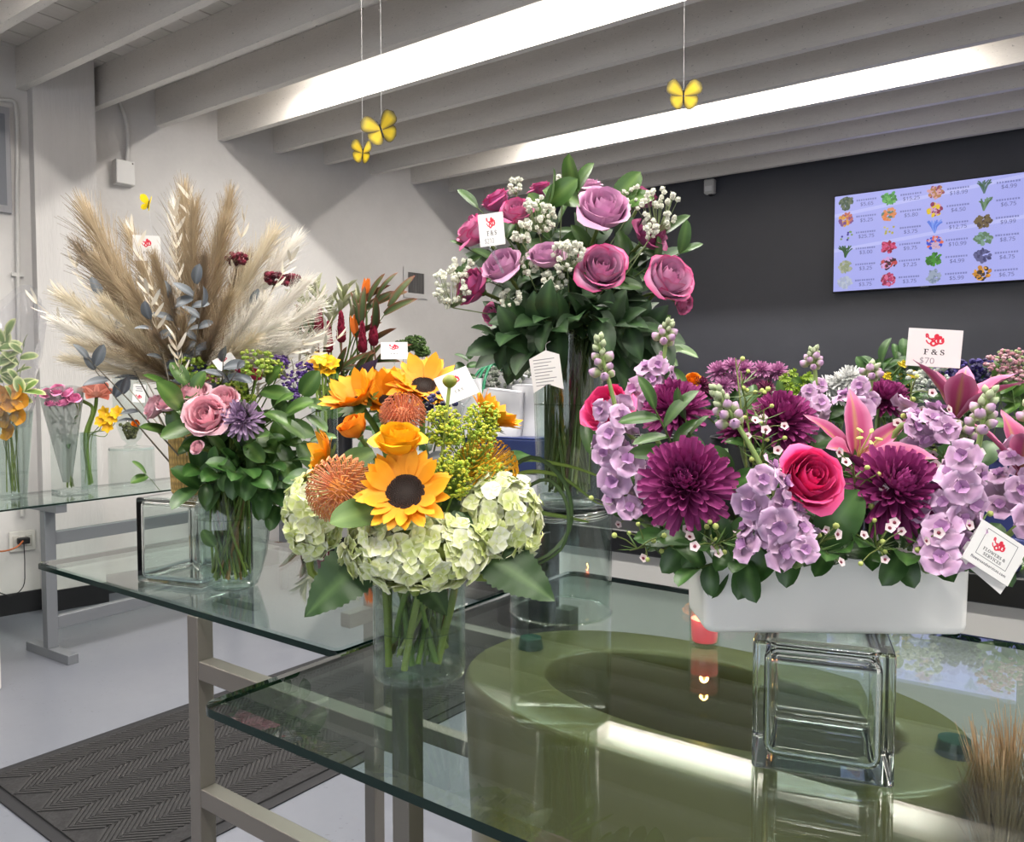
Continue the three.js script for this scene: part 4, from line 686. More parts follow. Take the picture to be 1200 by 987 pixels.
  wx(862, 420, 0.84, 870, 'bare waxflower twig standing up behind the box', 4, { bud: 1 }); wx(1150, 620, 0.66, 1120, undefined, 8); wx(1110, 530, 0.72, 1100, undefined, 12, { bud: 0.3 });
  const GL = 'leafy sprigs in the white box', sp = (k, x, y, d, rx, n, s, lab, o2) => sprig(k, R(rx), at(x, y, d), n, s, lab || 'dark glossy leaves filling the white box', GL, { from: 0.4, ...o2 });
  sp('ruscus', 762, 468, 0.74, 830, 6, 0.046, 'glossy green leaf sprig standing between purple chrysanthemums', { from: 0.62, spread: 1.15 });
  sp('ruscus', 800, 480, 0.74, 830, 3, 0.036, 'glossy green leaf sprig beside the large chrysanthemum', { from: 0.7 });
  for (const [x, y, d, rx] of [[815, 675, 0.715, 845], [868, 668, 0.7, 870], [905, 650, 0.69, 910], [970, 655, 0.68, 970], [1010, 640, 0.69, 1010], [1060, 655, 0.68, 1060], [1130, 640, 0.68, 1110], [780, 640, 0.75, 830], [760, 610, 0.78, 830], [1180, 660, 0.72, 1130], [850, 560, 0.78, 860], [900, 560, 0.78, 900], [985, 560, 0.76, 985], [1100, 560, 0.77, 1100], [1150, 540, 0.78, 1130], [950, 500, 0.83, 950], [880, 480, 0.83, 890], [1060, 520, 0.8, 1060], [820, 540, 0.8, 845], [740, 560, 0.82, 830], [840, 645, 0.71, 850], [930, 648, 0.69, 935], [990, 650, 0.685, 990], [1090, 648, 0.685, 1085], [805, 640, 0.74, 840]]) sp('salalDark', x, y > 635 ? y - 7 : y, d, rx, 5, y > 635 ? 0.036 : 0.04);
  { const lf = thing('leaf_sprig', 'single dark cupped leaf beside the hot pink rose', 'foliage', R(985)); const a = at(962, 640, 0.7), b = at(1003, 580, 0.68); leafAt(lf, 'salalDark', a.clone().sub(lf.position), b.clone().sub(a), toCam(a), 0.062); stem(lf, a.clone().sub(lf.position), V(0, 1, 0), 0.0016); }
  priceCard(1095, 408, 0.78, 62, 44, -0.06, 'white price card with black lettering above the white box', '$70', [1083, 470], { lean: 0.02, turn: -0.05 });
  { // folded hang tag
    const tex = cardTex(320, 250, (g, w, h) => { g.strokeStyle = '#55555c'; g.lineWidth = 3; g.strokeRect(56, 26, w - 112, h - 92); logo(g, w * 0.5, 82, 44); g.fillStyle = '#303036'; g.textAlign = 'center'; g.font = 'bold 25px serif'; g.fillText('FLOWERS &', w / 2, 145); g.fillText('SERVICES', w / 2, 172); g.font = 'bold 21px sans-serif'; g.fillText('flowersandservices.com', w / 2, 218); });
    const root = at(1148, 600, 0.655), t = thing('hang_tag', 'folded white hang tag with a red flower over the box corner', 'tag', root), c = at(1166, 648, 0.645);
    cardMesh(t, 'front_leaf', 0.0465, 0.0365, tex, c.clone().sub(root), new THREE.Quaternion().setFromEuler(new THREE.Euler(-0.1, 0.1, -0.56)));
    part(t, 'back_leaf', new THREE.BoxGeometry(0.0465, 0.0365, 0.0005), paper, at(1160, 655, 0.652).sub(root), new THREE.Quaternion().setFromEuler(new THREE.Euler(-0.25, 0.1, -0.72)));
    part(t, 'string', tube([V(0, 0, 0), at(1150, 625, 0.65).sub(root)], 0.0005, 4), M.thread);
  }
}
// ================================================================ tall lavender roses
{
  rnd = seeded(303);
  const rp = fl(0.0775, 1.232, TOP), rh = 0.168;
  const o = thing('glass_riser', 'clear glass cylinder turned over as a stand for the tall vase', 'glass riser', rp);
  part(o, 'wall', lathe([[0.077, rh - 0.02], [0.077, 0.004], [0.0785, 0.001], [0.08, 0.004], [0.08, rh - 0.012], [0.079, rh - 0.004], [0.075, rh - 0.0006]]), M.clearGlass);
  part(o, 'lower_rim', new THREE.TorusGeometry(0.0795, 0.0019, 8, 64).rotateX(Math.PI / 2), M.clearGlass, V(0, 0.0021, 0));
  part(o, 'top_plate', lathe([[0.0002, rh - 0.016], [0.07, rh - 0.016], [0.0765, rh - 0.012], [0.0765, rh - 0.004], [0.073, rh], [0.0002, rh]]), M.solidGlass);
  const vp = fl(0.088, 1.232, TOP + rh + 0.0006), vh = 0.268;
  cylinderVase('tall_glass_vase', 'tall clear glass vase of lavender roses on a glass riser', vp, 0.048, vh, { water: 0.16, flare: 0.035, th: 0.018 });
  MOUTH = { c: vp.clone().setY(vp.y + vh - 0.01), r: 0.045 };
  const R = () => inVase(vp, 0.036, vp.y + 0.02), G = 'lavender roses in the tall vase';
  const L1 = 'lavender rose in the tall vase', L2 = 'lavender rose with hot pink petal edges in the tall vase', L3 = 'deep magenta rose in the tall vase', L4 = 'dusky purple rose in the tall vase beside white blossoms';
  const list = [['lavender', 706, 249, 1.15, 33, [0.15, 0.6, 0.75], 'largest lavender rose, facing up at the crown of the tall vase'], ['lavender', 640, 303, 1.13, 22, [-0.1, 0.75, 0.6], 'small lavender rose partly covered by a baby\'s breath spray'], ['lavender', 591, 315, 1.14, 26, [-0.45, 0.6, 0.65], 'plain lavender rose just below the price card in the tall vase'], ['rim', 705, 317, 1.11, 31, [0.05, 0.35, 0.9], 'pink-edged lavender rose straight below the largest lavender rose'], ['rim', 782, 329, 1.14, 31, [0.35, 0.4, 0.8], 'pink-edged lavender rose leaning out toward the dark wall'], ['magenta', 556, 338, 1.17, 24, [-0.75, 0.3, 0.5], 'deep magenta rose half covered by baby\'s breath below the price card'], ['pinkEdge', 606, 251, 1.17, 21, [-0.1, 0.65, 0.7], 'small pink-edged rose between the price card and baby\'s breath'], ['pinkEdge', 557, 273, 1.2, 24, [-0.75, 0.6, 0.3], 'pink-edged rose half hidden behind the price card'], ['dusky', 760, 277, 1.18, 23, [0.5, 0.5, 0.6], 'dusky purple rose under the baby\'s breath before the dark wall'], ['magenta', 583, 238, 1.24, 19, [-0.5, 0.8, 0.2], 'magenta rose rising just above the price card'], ['magenta', 634, 224, 1.27, 15, [-0.2, 0.9, 0.2], 'small magenta rose beside the broad upright leaves'], ['pinkEdge', 576, 368, 1.2, 12, [-0.6, 0, 0.5], 'small pink rose bud hanging below the baby\'s breath'], ['dusky', 752, 234, 1.25, 19, [0.4, 0.8, 0.2], 'dusky purple rose behind the baby\'s breath at the crown'], ['lavender', 690, 222, 1.25, 17, [0, 0.9, 0.3], 'lavender rose peeping out behind the largest lavender rose'], ['pinkEdge', 800, 356, 1.17, 13, [0.5, -0.3, 0.7], 'small pink-edged bud hanging under the rose that leans out']];
  for (const [k, x, y, d, r, f, lab] of list) {
    const t = rose(k, x, y, d, r, FACE(...f), R(), lab, G, { stem: 0x5c6a34 });
    // dark rose leaves on each stem
    for (let i = 0; i < 4; i++) { const a = V(vp.x, vp.y + vh + 0.012, vp.z).lerp(at(x, y, d), rr(0.15, 0.62)); const dir = V(rr(-1, 1), rr(-0.75, 0.15), rr(-0.2, 1)).normalize(); leafAt(t, 'rose', a.clone().sub(t.position), dir, V(0, 1, 0.5), rr(0.045, 0.066)); }
  }
  for (const [x, y, d, r, n] of [[530, 338, 1.16, 24, 46], [541, 318, 1.18, 17, 26], [632, 252, 1.14, 21, 36], [612, 272, 1.12, 13, 16], [666, 300, 1.1, 19, 26], [772, 247, 1.15, 26, 36], [762, 270, 1.12, 10, 8], [598, 350, 1.13, 13, 12], [648, 330, 1.12, 16, 14], [620, 310, 1.13, 12, 11], [605, 218, 1.2, 10, 9], [660, 212, 1.2, 9, 8], [640, 345, 1.12, 12, 9], [742, 232, 1.18, 14, 14]]) babysBreath(R(), x, y, d, r, n, 'spray of white baby\'s breath among the lavender roses');
  const GR = 'green ruscus sprigs among the lavender roses', lb = 'glossy green leaf sprig among the lavender roses';
  const sp = (x, y, d, n, s, o2) => sprig('ruscus', R(), at(x, y, d), n, s, lb, GR, { from: 0.6, spread: 1.0, ...o2 });
  for (const [x, y, d] of [[645, 226, 1.17], [672, 208, 1.18], [731, 226, 1.19]]) sprig('salal', R(), at(x, y, d), 3, 0.056, 'broad upright green leaf at the crown of the tall vase', 'broad leaves at the crown of the tall vase', { from: 0.86, spread: 0.7 });
  for (const [x, y, d] of [[600, 275, 1.24], [640, 260, 1.25], [680, 275, 1.22], [730, 270, 1.23], [760, 305, 1.22], [620, 330, 1.2], [670, 345, 1.18], [740, 345, 1.19], [575, 310, 1.23], [785, 300, 1.24]]) sprig('rose', R(), at(x, y, d), 5, 0.058, 'dark rose leaves between the lavender blooms', 'dark leaves between the lavender roses', { from: 0.66, bow: 0.03 }); sp(790, 265, 1.17, 6, 0.045); sp(812, 290, 1.16, 6, 0.045, { from: 0.7 }); sp(535, 285, 1.2, 4, 0.04); sp(548, 232, 1.22, 4, 0.042); sp(570, 300, 1.18, 4, 0.05); sp(640, 270, 1.2, 6, 0.055); sp(700, 280, 1.21, 6, 0.055); sp(745, 300, 1.2, 6, 0.055); sp(600, 340, 1.22, 5, 0.05); sp(660, 250, 1.24, 5, 0.055); sp(720, 350, 1.2, 5, 0.06); sp(540, 318, 1.18, 3, 0.035);
  // the dark skirt of rose foliage round the vase mouth
  for (let i = 0; i < 13; i++) { const a = -0.35 + i / 12 * 3.85, x = 675 - Math.cos(a) * 88 + rr(-8, 8), y = 392 - Math.sin(a) * 8 + rr(-22, 24), d = 1.232 - Math.sin(a) * 0.13; sprig('rose', R(), at(x, y, d), 5, 0.06, 'drooping dark rose foliage at the mouth of the tall vase', 'rose foliage at the mouth of the tall vase', { from: 0.72, bow: 0.03 }); }
  for (const [x, y, d] of [[578, 405, 1.17], [600, 395, 1.12], [640, 375, 1.1], [700, 375, 1.1], [745, 385, 1.12], [775, 395, 1.15], [620, 415, 1.13], [735, 415, 1.15]]) sprig('rose', R(), at(x, y, d), 5, 0.062, 'drooping dark rose foliage at the mouth of the tall vase', 'rose foliage at the mouth of the tall vase', { from: 0.74, bow: 0.03 });
  for (const [x, y, d] of [[775, 420, 1.2], [795, 410, 1.22], [790, 440, 1.2], [755, 430, 1.25]]) sprig('salal', R(), at(x, y, d), 5, 0.05, 'fresh green leaf sprig under the lavender roses', 'fresh green sprigs under the lavender roses', { from: 0.7 });
  sprig('ruscus', R(), at(690, 515, 1.17), 1, 0.06, 'single dark green leaf lying against the tall vase', undefined, { from: 0.9 });
  priceCard(576, 269, 1.1, 30, 38, 0.1, 'white price card with black lettering among the lavender roses', '$210', [590, 320], { lean: -0.05, turn: -0.2 });
  { const tx = cardTex(200, 256, (g, w, h) => { g.fillStyle = '#77777c'; for (let i = 0; i < 9; i++) g.fillRect(24, 50 + i * 19, w - 60 - (i % 3) * 22, 4); });
    const root = at(645, 400, 1.1), t = thing('hang_tag', 'white ribbon-cut care tag hanging on the tall rose vase', 'tag', root), c = at(640, 436, 1.085);
    const shp = new THREE.Shape(); const w = 0.0215, h = 0.027; shp.moveTo(-w, -h); shp.lineTo(0, -h * 0.62); shp.lineTo(w, -h); shp.lineTo(w, h * 0.8); shp.lineTo(w * 0.15, h * 1.1); shp.lineTo(-w, h * 0.75); shp.closePath();
    const g = new THREE.ShapeGeometry(shp); const u = g.attributes.uv, p = g.attributes.position; for (let i = 0; i < u.count; i++) u.setXY(i, p.getX(i) / (2 * w) + 0.5, p.getY(i) / (2.2 * h) + 0.5);
    part(t, 'tag_paper', g, std(0xffffff, 0.7, { map: tx }), c.clone().sub(root), new THREE.Quaternion().setFromEuler(new THREE.Euler(0.05, -0.25, 0.14)));
    part(t, 'string', tube(curve([V(0, 0, 0), V(-0.006, -0.004, 0.004), c.clone().sub(root).add(V(0, 0.027, 0))], 8), 0.0006, 4), M.thread); }
  for (let i = 0; i < 10; i++) { const root = R(), s = thing('cut_stem', 'bare cut stem inside the tall rose vase', 'stem', root, 'cut stems in the tall rose vase'), e = throughMouth(root); part(s, 'stem', tube(curve([V(0, 0, 0), e.clone().multiplyScalar(0.5), e], 6), rr(0.002, 0.0032), 6), stemMat([0x4c5a28, 0x6b7a34, 0x4a3626][i % 3])); }
  MOUTH = null;
}
// ================================================================ pink roses in the rounded vase
{
  rnd = seeded(404);
  const vp = fl(-0.4985, 1.385, TOP), o = thing('rounded_glass_vase', 'rounded clear glass vase of pink roses on the middle table', 'vase', vp);
  const prof = [[0.0002, 0.001], [0.038, 0.0008], [0.0445, 0.006], [0.051, 0.025], [0.0605, 0.06], [0.0655, 0.1], [0.0648, 0.125], [0.0575, 0.155], [0.05, 0.175], [0.0475, 0.186], [0.0485, 0.191], [0.046, 0.19], [0.045, 0.184], [0.0475, 0.174], [0.055, 0.154], [0.0622, 0.125], [0.0628, 0.1], [0.058, 0.06], [0.049, 0.025], [0.042, 0.013]];
  part(o, 'wall', lathe(prof), M.clearGlass); part(o, 'rim', new THREE.TorusGeometry(0.0485, 0.0014, 6, 48).rotateX(Math.PI / 2), M.clearGlass, V(0, 0.191, 0));
  part(o, 'base', lathe([[0.0002, 0.002], [0.037, 0.002], [0.043, 0.008], [0.038, 0.013], [0.0002, 0.011]]), M.clearGlass);
  part(o, 'water', merge([new THREE.CircleGeometry(0.0634, 48).rotateX(-Math.PI / 2).translate(0, 0.128, 0), new THREE.TorusGeometry(0.0634, 0.001, 5, 48).rotateX(Math.PI / 2).translate(0, 0.128, 0)]), M.water);
  MOUTH = { c: vp.clone().setY(TOP + 0.182), r: 0.042 };
  const R = () => inVase(vp, 0.033, TOP + 0.014), G = 'pale pink roses in the rounded vase';
  const pr = (x, y, d, r, f, lab) => rose('pale', x, y, d, r, FACE(...f), R(), lab || 'small pale pink rose in the rounded vase', G, { stem: 0x6c7c34 });
  pr(243, 489, 1.29, 27, [0.05, 0.4, 0.9], 'largest open pale pink rose in the rounded vase'); pr(228, 464, 1.32, 19, [-0.2, 0.7, 0.6], 'pale pink rose behind the broad leaf beside the largest one'); pr(262, 470, 1.31, 19, [0.1, 0.6, 0.7], 'pale pink rose between the largest one and the lilac spider chrysanthemum'); pr(200, 472, 1.34, 18, [-0.4, 0.7, 0.5], 'pale pink rose leaning out beside a broad leaf'); pr(183, 478, 1.36, 16, [-0.7, 0.4, 0.5], 'outermost pale pink rose turned toward the wall table'); pr(232, 525, 1.28, 9, [-0.3, 0.3, 0.8], 'pale pink rose bud hanging under the largest rose');
  pr(238, 448, 1.36, 15, [0, 0.9, 0.3], 'pale pink rose tucked behind under the bupleurum');
  rose('hot', 287, 437, 1.36, 12, FACE(0.1, 0.8, 0.5), R(), 'small bright pink carnation behind the pale pink roses', undefined, { name: 'carnation', category: 'carnation', layers: 5 }); rose('hot', 300, 441, 1.35, 10, FACE(0.3, 0.7, 0.5), R(), 'small bright pink carnation beside the purple statice', undefined, { name: 'carnation', category: 'carnation', layers: 5 });
  mum(284, 490, 1.29, 27, FACE(0.2, 0.4, 0.85), R(), 'lilac spider chrysanthemum beside the largest pale pink rose', undefined, [0x7d5c80, 0xa083a8, 0xc2a8c8], { rings: 6, dense: 0.75 });
  const gB = 'yellow green bupleurum in the rounded vase';
  for (const [x, y, r] of [[258, 440, 17], [232, 450, 14], [300, 425, 20], [318, 432, 15], [276, 455, 12], [225, 430, 15], [290, 470, 10]]) tinyBlossoms('bupleurum_sprig', 'filler flower', R(), at(x, y, 1.35 + rr(-0.04, 0.03)), r / F * 1.36, 70, 0.0043, [0x8aa53a, 0x9fb84a, 0x78932f, 0xb5c255], 0x7a9440, 'yellow green bupleurum sprig behind the pale pink roses', gB, 0.8);
  for (const [x, y, r] of [[345, 447, 15], [328, 425, 11], [357, 432, 10], [343, 462, 9]]) tinyBlossoms('statice_sprig', 'statice', R(), at(x, y, 1.38), r / F * 1.38, 60, 0.0034, [0x5c3a8c, 0x6f4aa0, 0x4a2c78, 0x8a6ab4], 0x5a7a3a, 'purple statice sprig in the rounded vase', 'purple statice in the rounded vase', 0.8);
  tinyBlossoms('sea_holly', 'filler flower', R(), at(237, 442, 1.37), 0.022, 40, 0.0045, [0x252545, 0x34345c, 0x1c1c36], 0x3a4a3a, 'dark navy berries behind the pale pink roses');
  const gl = 'salal sprigs in the rounded vase', sp = (k, x, y, d, n, s, o2) => sprig(k, R(), at(x, y, d), n, s, k === 'salal' ? 'fresh green salal sprig round the pale pink roses' : 'dark green salal sprig under the pale pink roses', k === 'salal' ? gl : 'dark salal sprigs in the rounded vase', { from: 0.55, spread: 1.0, ...o2 });
  for (const [x, y, d] of [[192, 452, 1.33], [212, 440, 1.31], [188, 505, 1.36], [360, 455, 1.36], [382, 475, 1.37], [345, 480, 1.3], [330, 470, 1.28], [375, 515, 1.36], [320, 440, 1.34], [350, 540, 1.32], [300, 515, 1.27], [205, 470, 1.28]]) sp('salal', x, y, d, 5, 0.056);
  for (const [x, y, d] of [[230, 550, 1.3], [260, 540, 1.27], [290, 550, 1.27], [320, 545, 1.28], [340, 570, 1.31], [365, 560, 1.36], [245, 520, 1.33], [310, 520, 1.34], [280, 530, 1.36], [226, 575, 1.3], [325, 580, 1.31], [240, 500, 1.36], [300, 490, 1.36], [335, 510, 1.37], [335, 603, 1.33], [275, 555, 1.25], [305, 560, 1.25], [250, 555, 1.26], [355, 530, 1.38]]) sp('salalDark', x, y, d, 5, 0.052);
  { const t = thing('leaf_sprig', 'single bright leaf under water in the rounded vase', 'foliage', vp.clone().add(V(-0.005, 0.02, 0.025))); part(t, 'stem', tube([V(0, 0, 0), V(-0.012, 0.06, 0.01)], 0.0015, 5), stemMat(0x6f8a34)); leafAt(t, 'bright', V(-0.012, 0.06, 0.01), V(-0.5, 0.65, 0), V(0.2, 0.2, 1), 0.036); }
  for (let i = 0; i < 26; i++) { const root = R(), s = thing('cut_stem', 'bare green cut stem inside the rounded vase', 'stem', root, 'cut stems in the rounded vase'), e = throughMouth(root); part(s, 'stem', tube(curve([V(0, 0, 0), e.clone().multiplyScalar(0.5).add(V(rr(-0.01, 0.01), 0, rr(-0.006, 0.012))), e], 8), rr(0.0018, 0.003), 6), stemMat([0x6f8a34, 0x86983e, 0x5b7430, 0x8a6a3a][i % 4])); }
  priceCard(264, 424, 1.34, 24, 17, 0.55, 'small white card with a red flower among the pale pink roses', null, [262, 470], { lean: -0.5, turn: 0.3 });
  MOUTH = null;
}
// ================================================================ pampas in the woven vase
{
  rnd = seeded(505);
  const vp = fl(-0.6, 1.465, TOP + 0.1556), o = thing('woven_vase', 'golden woven straw vase of pampas on a glass cube', 'vase', vp), h = 0.2;
  const weave = noiseTex(256, (u, v) => { const a = Math.sin(v * 6.283 * 24), b = Math.sin(u * 6.283 * 40 + (Math.floor(v * 24) % 2) * Math.PI), k = 0.75 + 0.25 * Math.abs(a) * (0.6 + 0.4 * b), n = n128(u, v); return [205 * k + 30 * n, 165 * k + 30 * n, 92 * k + 20 * n]; });
  const wb = noiseTex(256, (u, v) => { const a = Math.abs(Math.sin(v * Math.PI * 24)), b = Math.sin(u * 6.283 * 40 + (Math.floor(v * 24) % 2) * Math.PI); return grey(clamp(a * (0.7 + 0.3 * b)) * 255); }, false);
  part(o, 'body', lathe([[0.0002, 0.0005], [0.033, 0.0005], [0.036, 0.006], [0.039, 0.06], [0.041, 0.13], [0.038, 0.18], [0.036, h], [0.033, h - 0.002], [0.034, 0.12], [0.031, 0.02], [0.0002, 0.02]]), std(0xffffff, 0.65, { map: weave, bumpMap: wb, bumpScale: 0.003 }));
  part(o, 'rim', new THREE.TorusGeometry(0.036, 0.0032, 8, 40).rotateX(Math.PI / 2), std(0xb08a48, 0.7), V(0, h, 0));
  const tan = [0x968268, 0xc4b294], cream = [0xcabca0, 0xe8dec8], pale = [0xe2dcd0, 0xf5f1ea], dk = [0x826f5c, 0xa8967e];
  const R = () => inVase(vp, 0.022, vp.y + 0.022), G = 'pampas plumes in the woven vase', mouth = V(vp.x, vp.y + h, vp.z);
  const lab = { tan: 'tan pampas plume in the woven vase', cream: 'cream pampas plume in the woven vase', pale: 'bleached pampas plume in the woven vase', dk: 'brown pampas plume in the woven vase' };
  const list = [[97, 243, 1.5, 1.0, 'tan', 0], [112, 300, 1.42, 1.05, 'tan', 1], [92, 290, 1.5, 0.9, 'dk', 2], [70, 345, 1.45, 0.95, 'cream', 2], [62, 375, 1.4, 0.95, 'pale', 1], [85, 400, 1.36, 0.95, 'cream', 0], [110, 405, 1.38, 0.9, 'dk', 1], [216, 222, 1.5, 0.85, 'tan', 0], [205, 240, 1.55, 0.8, 'pale', 1], [228, 240, 1.4, 0.85, 'tan', 2], [270, 228, 1.48, 0.85, 'tan', 1], [262, 260, 1.38, 0.9, 'tan', 0], [322, 272, 1.52, 0.9, 'cream', 2], [348, 280, 1.56, 0.8, 'pale', 0], [362, 328, 1.45, 0.95, 'pale', 1], [375, 355, 1.4, 0.95, 'pale', 2], [378, 395, 1.42, 0.95, 'pale', 0], [345, 400, 1.37, 0.9, 'pale', 1], [150, 270, 1.6, 0.85, 'tan', 1], [290, 300, 1.6, 0.9, 'dk', 0], [180, 300, 1.36, 0.85, 'tan', 2], [240, 300, 1.34, 0.8, 'dk', 1], [150, 330, 1.34, 0.9, 'tan', 0], [310, 350, 1.34, 0.9, 'pale', 2], [120, 350, 1.34, 0.9, 'cream', 0], [200, 345, 1.32, 0.75, 'dk', 1], [270, 345, 1.33, 0.8, 'tan', 0], [75, 420, 1.42, 1, 'cream', 1], [100, 370, 1.33, 1, 'cream', 2], [130, 395, 1.3, 0.9, 'dk', 0], [150, 410, 1.31, 0.9, 'tan', 1], [215, 370, 1.29, 0.7, 'tan', 2], [330, 375, 1.34, 1, 'pale', 0], [300, 395, 1.32, 0.9, 'cream', 1], [255, 380, 1.3, 0.75, 'dk', 2], [180, 390, 1.3, 0.8, 'dk', 0]];
  const tint = { tan, cream, pale, dk };
  for (const [x, y, d, fat, k, v] of list) { const tip = at(x, y, d), root = R(), base = mouth.clone().add(tip.clone().sub(mouth).multiplyScalar(0.06)).add(V(rr(-0.015, 0.015), 0, rr(-0.01, 0.01))); pampas(root, base, tip, fat * 0.72, tint[k], v, lab[k], G); }
  const E1 = 'grey eucalyptus branches in the woven vase';
  for (const [x, y, d, n] of [[95, 412, 1.33, 5], [112, 335, 1.42, 3], [172, 362, 1.3, 6], [232, 318, 1.33, 8], [262, 415, 1.29, 7], [300, 345, 1.42, 3], [195, 335, 1.31, 7], [238, 345, 1.3, 8], [282, 428, 1.29, 7], [105, 425, 1.34, 4]]) sprig('eucalyptus', R(), at(x, y, d), n, 0.038, 'grey dried eucalyptus branch in the woven vase', E1, { from: 0.5, hex: 0x7c7464, spread: 1.0, name: 'eucalyptus_branch' });
  const B1 = 'bleached fern sprays in the woven vase';
  for (const [x, y, d, n] of [[205, 235, 1.4, 12], [222, 215, 1.46, 10], [170, 330, 1.3, 12], [205, 390, 1.27, 12], [60, 335, 1.5, 10], [30, 345, 1.5, 9], [290, 240, 1.42, 10], [350, 290, 1.42, 10], [410, 388, 1.4, 12], [395, 375, 1.38, 12], [365, 420, 1.36, 12], [315, 430, 1.34, 10], [80, 300, 1.5, 9], [150, 255, 1.5, 8], [385, 340, 1.45, 10]]) sprig('bleached', R(), at(x, y, d), n, 0.035, 'bleached white fern spray in the woven vase', B1, { from: 0.6, hex: 0xd8cbb4, spread: 0.6, name: 'bleached_fern', r: 0.0012 });
  for (const [x, y, d] of [[277, 303, 1.45], [320, 326, 1.5], [340, 328, 1.48], [238, 308, 1.45]]) tinyBlossoms('cockscomb', 'cockscomb', R(), at(x, y, d), 0.018, 60, 0.005, [0x5c0a20, 0x7a1230, 0x48081a], 0x6a5a40, 'dark red dried cockscomb among the pampas', 'dark red cockscomb among the pampas', 0.6);
  { const root = R(), c = thing('price_card', 'white card with a red flower tucked behind the pampas', 'price card', root, 'price cards'), p = at(172, 291, 1.56); cardMesh(c, 'card', 0.05, 0.05, priceTex(null), p.clone().sub(root), new THREE.Quaternion().setFromEuler(new THREE.Euler(0, 0.3, 0))); part(c, 'pick', tube([V(0, 0, 0), p.clone().sub(root).add(V(0, -0.02, -0.002))], 0.0015, 5), M.plasticClear); }
}
// ================================================================ things on and under the front table
{
  rnd = seeded(606);
  const p = onY(828, 760, TOP), o = thing('candle_holder', 'pink glass votive with a lit candle behind the glass cube', 'candle', p.clone().setZ(p.z - 0.012));
  part(o, 'glass_cup', lathe([[0.0002, 0.0006], [0.019, 0.0006], [0.0205, 0.003], [0.021, 0.02], [0.0215, 0.055], [0.0205, 0.055], [0.0195, 0.02], [0.018, 0.006], [0.0002, 0.006]]), M.clearGlass);
  part(o, 'wax', new THREE.CylinderGeometry(0.0185, 0.0175, 0.03, 28), phys(0xf08496, 0.45, { transmission: 0.25, thickness: 0 }), V(0, 0.0225, 0));
  part(o, 'flame', lathe([[0.0001, 0], [0.0022, 0.003], [0.0026, 0.006], [0.0012, 0.011], [0.0001, 0.015]], 12), new THREE.MeshStandardMaterial({ color: 0xffc060, emissive: new THREE.Color(1, 0.6, 0.2), emissiveIntensity: 5 }), V(0, 0.039, 0));
  const l = new THREE.PointLight(0xffb060, 0.012, 2); l.position.copy(o.position).add(V(0, 0.046, 0)); l.castShadow = true; l.shadow.radius = 0.3; scene.add(l);
  // pampas standing on the floor under the glass
  const fp = fl(0.52, 0.74), v = thing('floor_vase', 'slim grey floor vase of pampas standing under the glass', 'vase', fp);
  part(v, 'body', lathe([[0.0002, 0.001], [0.05, 0.001], [0.06, 0.02], [0.062, 0.2], [0.045, 0.3], [0.04, 0.33], [0.037, 0.33], [0.04, 0.2], [0.0002, 0.05]]), std(0x6f6a62, 0.6));
  for (const [x, y, d, k] of [[1182, 884, 0.76, 0], [1150, 897, 0.74, 1], [1168, 915, 0.73, 0], [1215, 890, 0.75, 2]]) { const tip = at(x, y, d); pampas(fp.clone().setY(0.06), fp.clone().setY(0.36).lerp(tip, 0.05), tip, 0.42, [0x8f7355, 0xb59a76], k, 'brown pampas plume seen through the glass table top', 'pampas plumes under the glass'); }
}
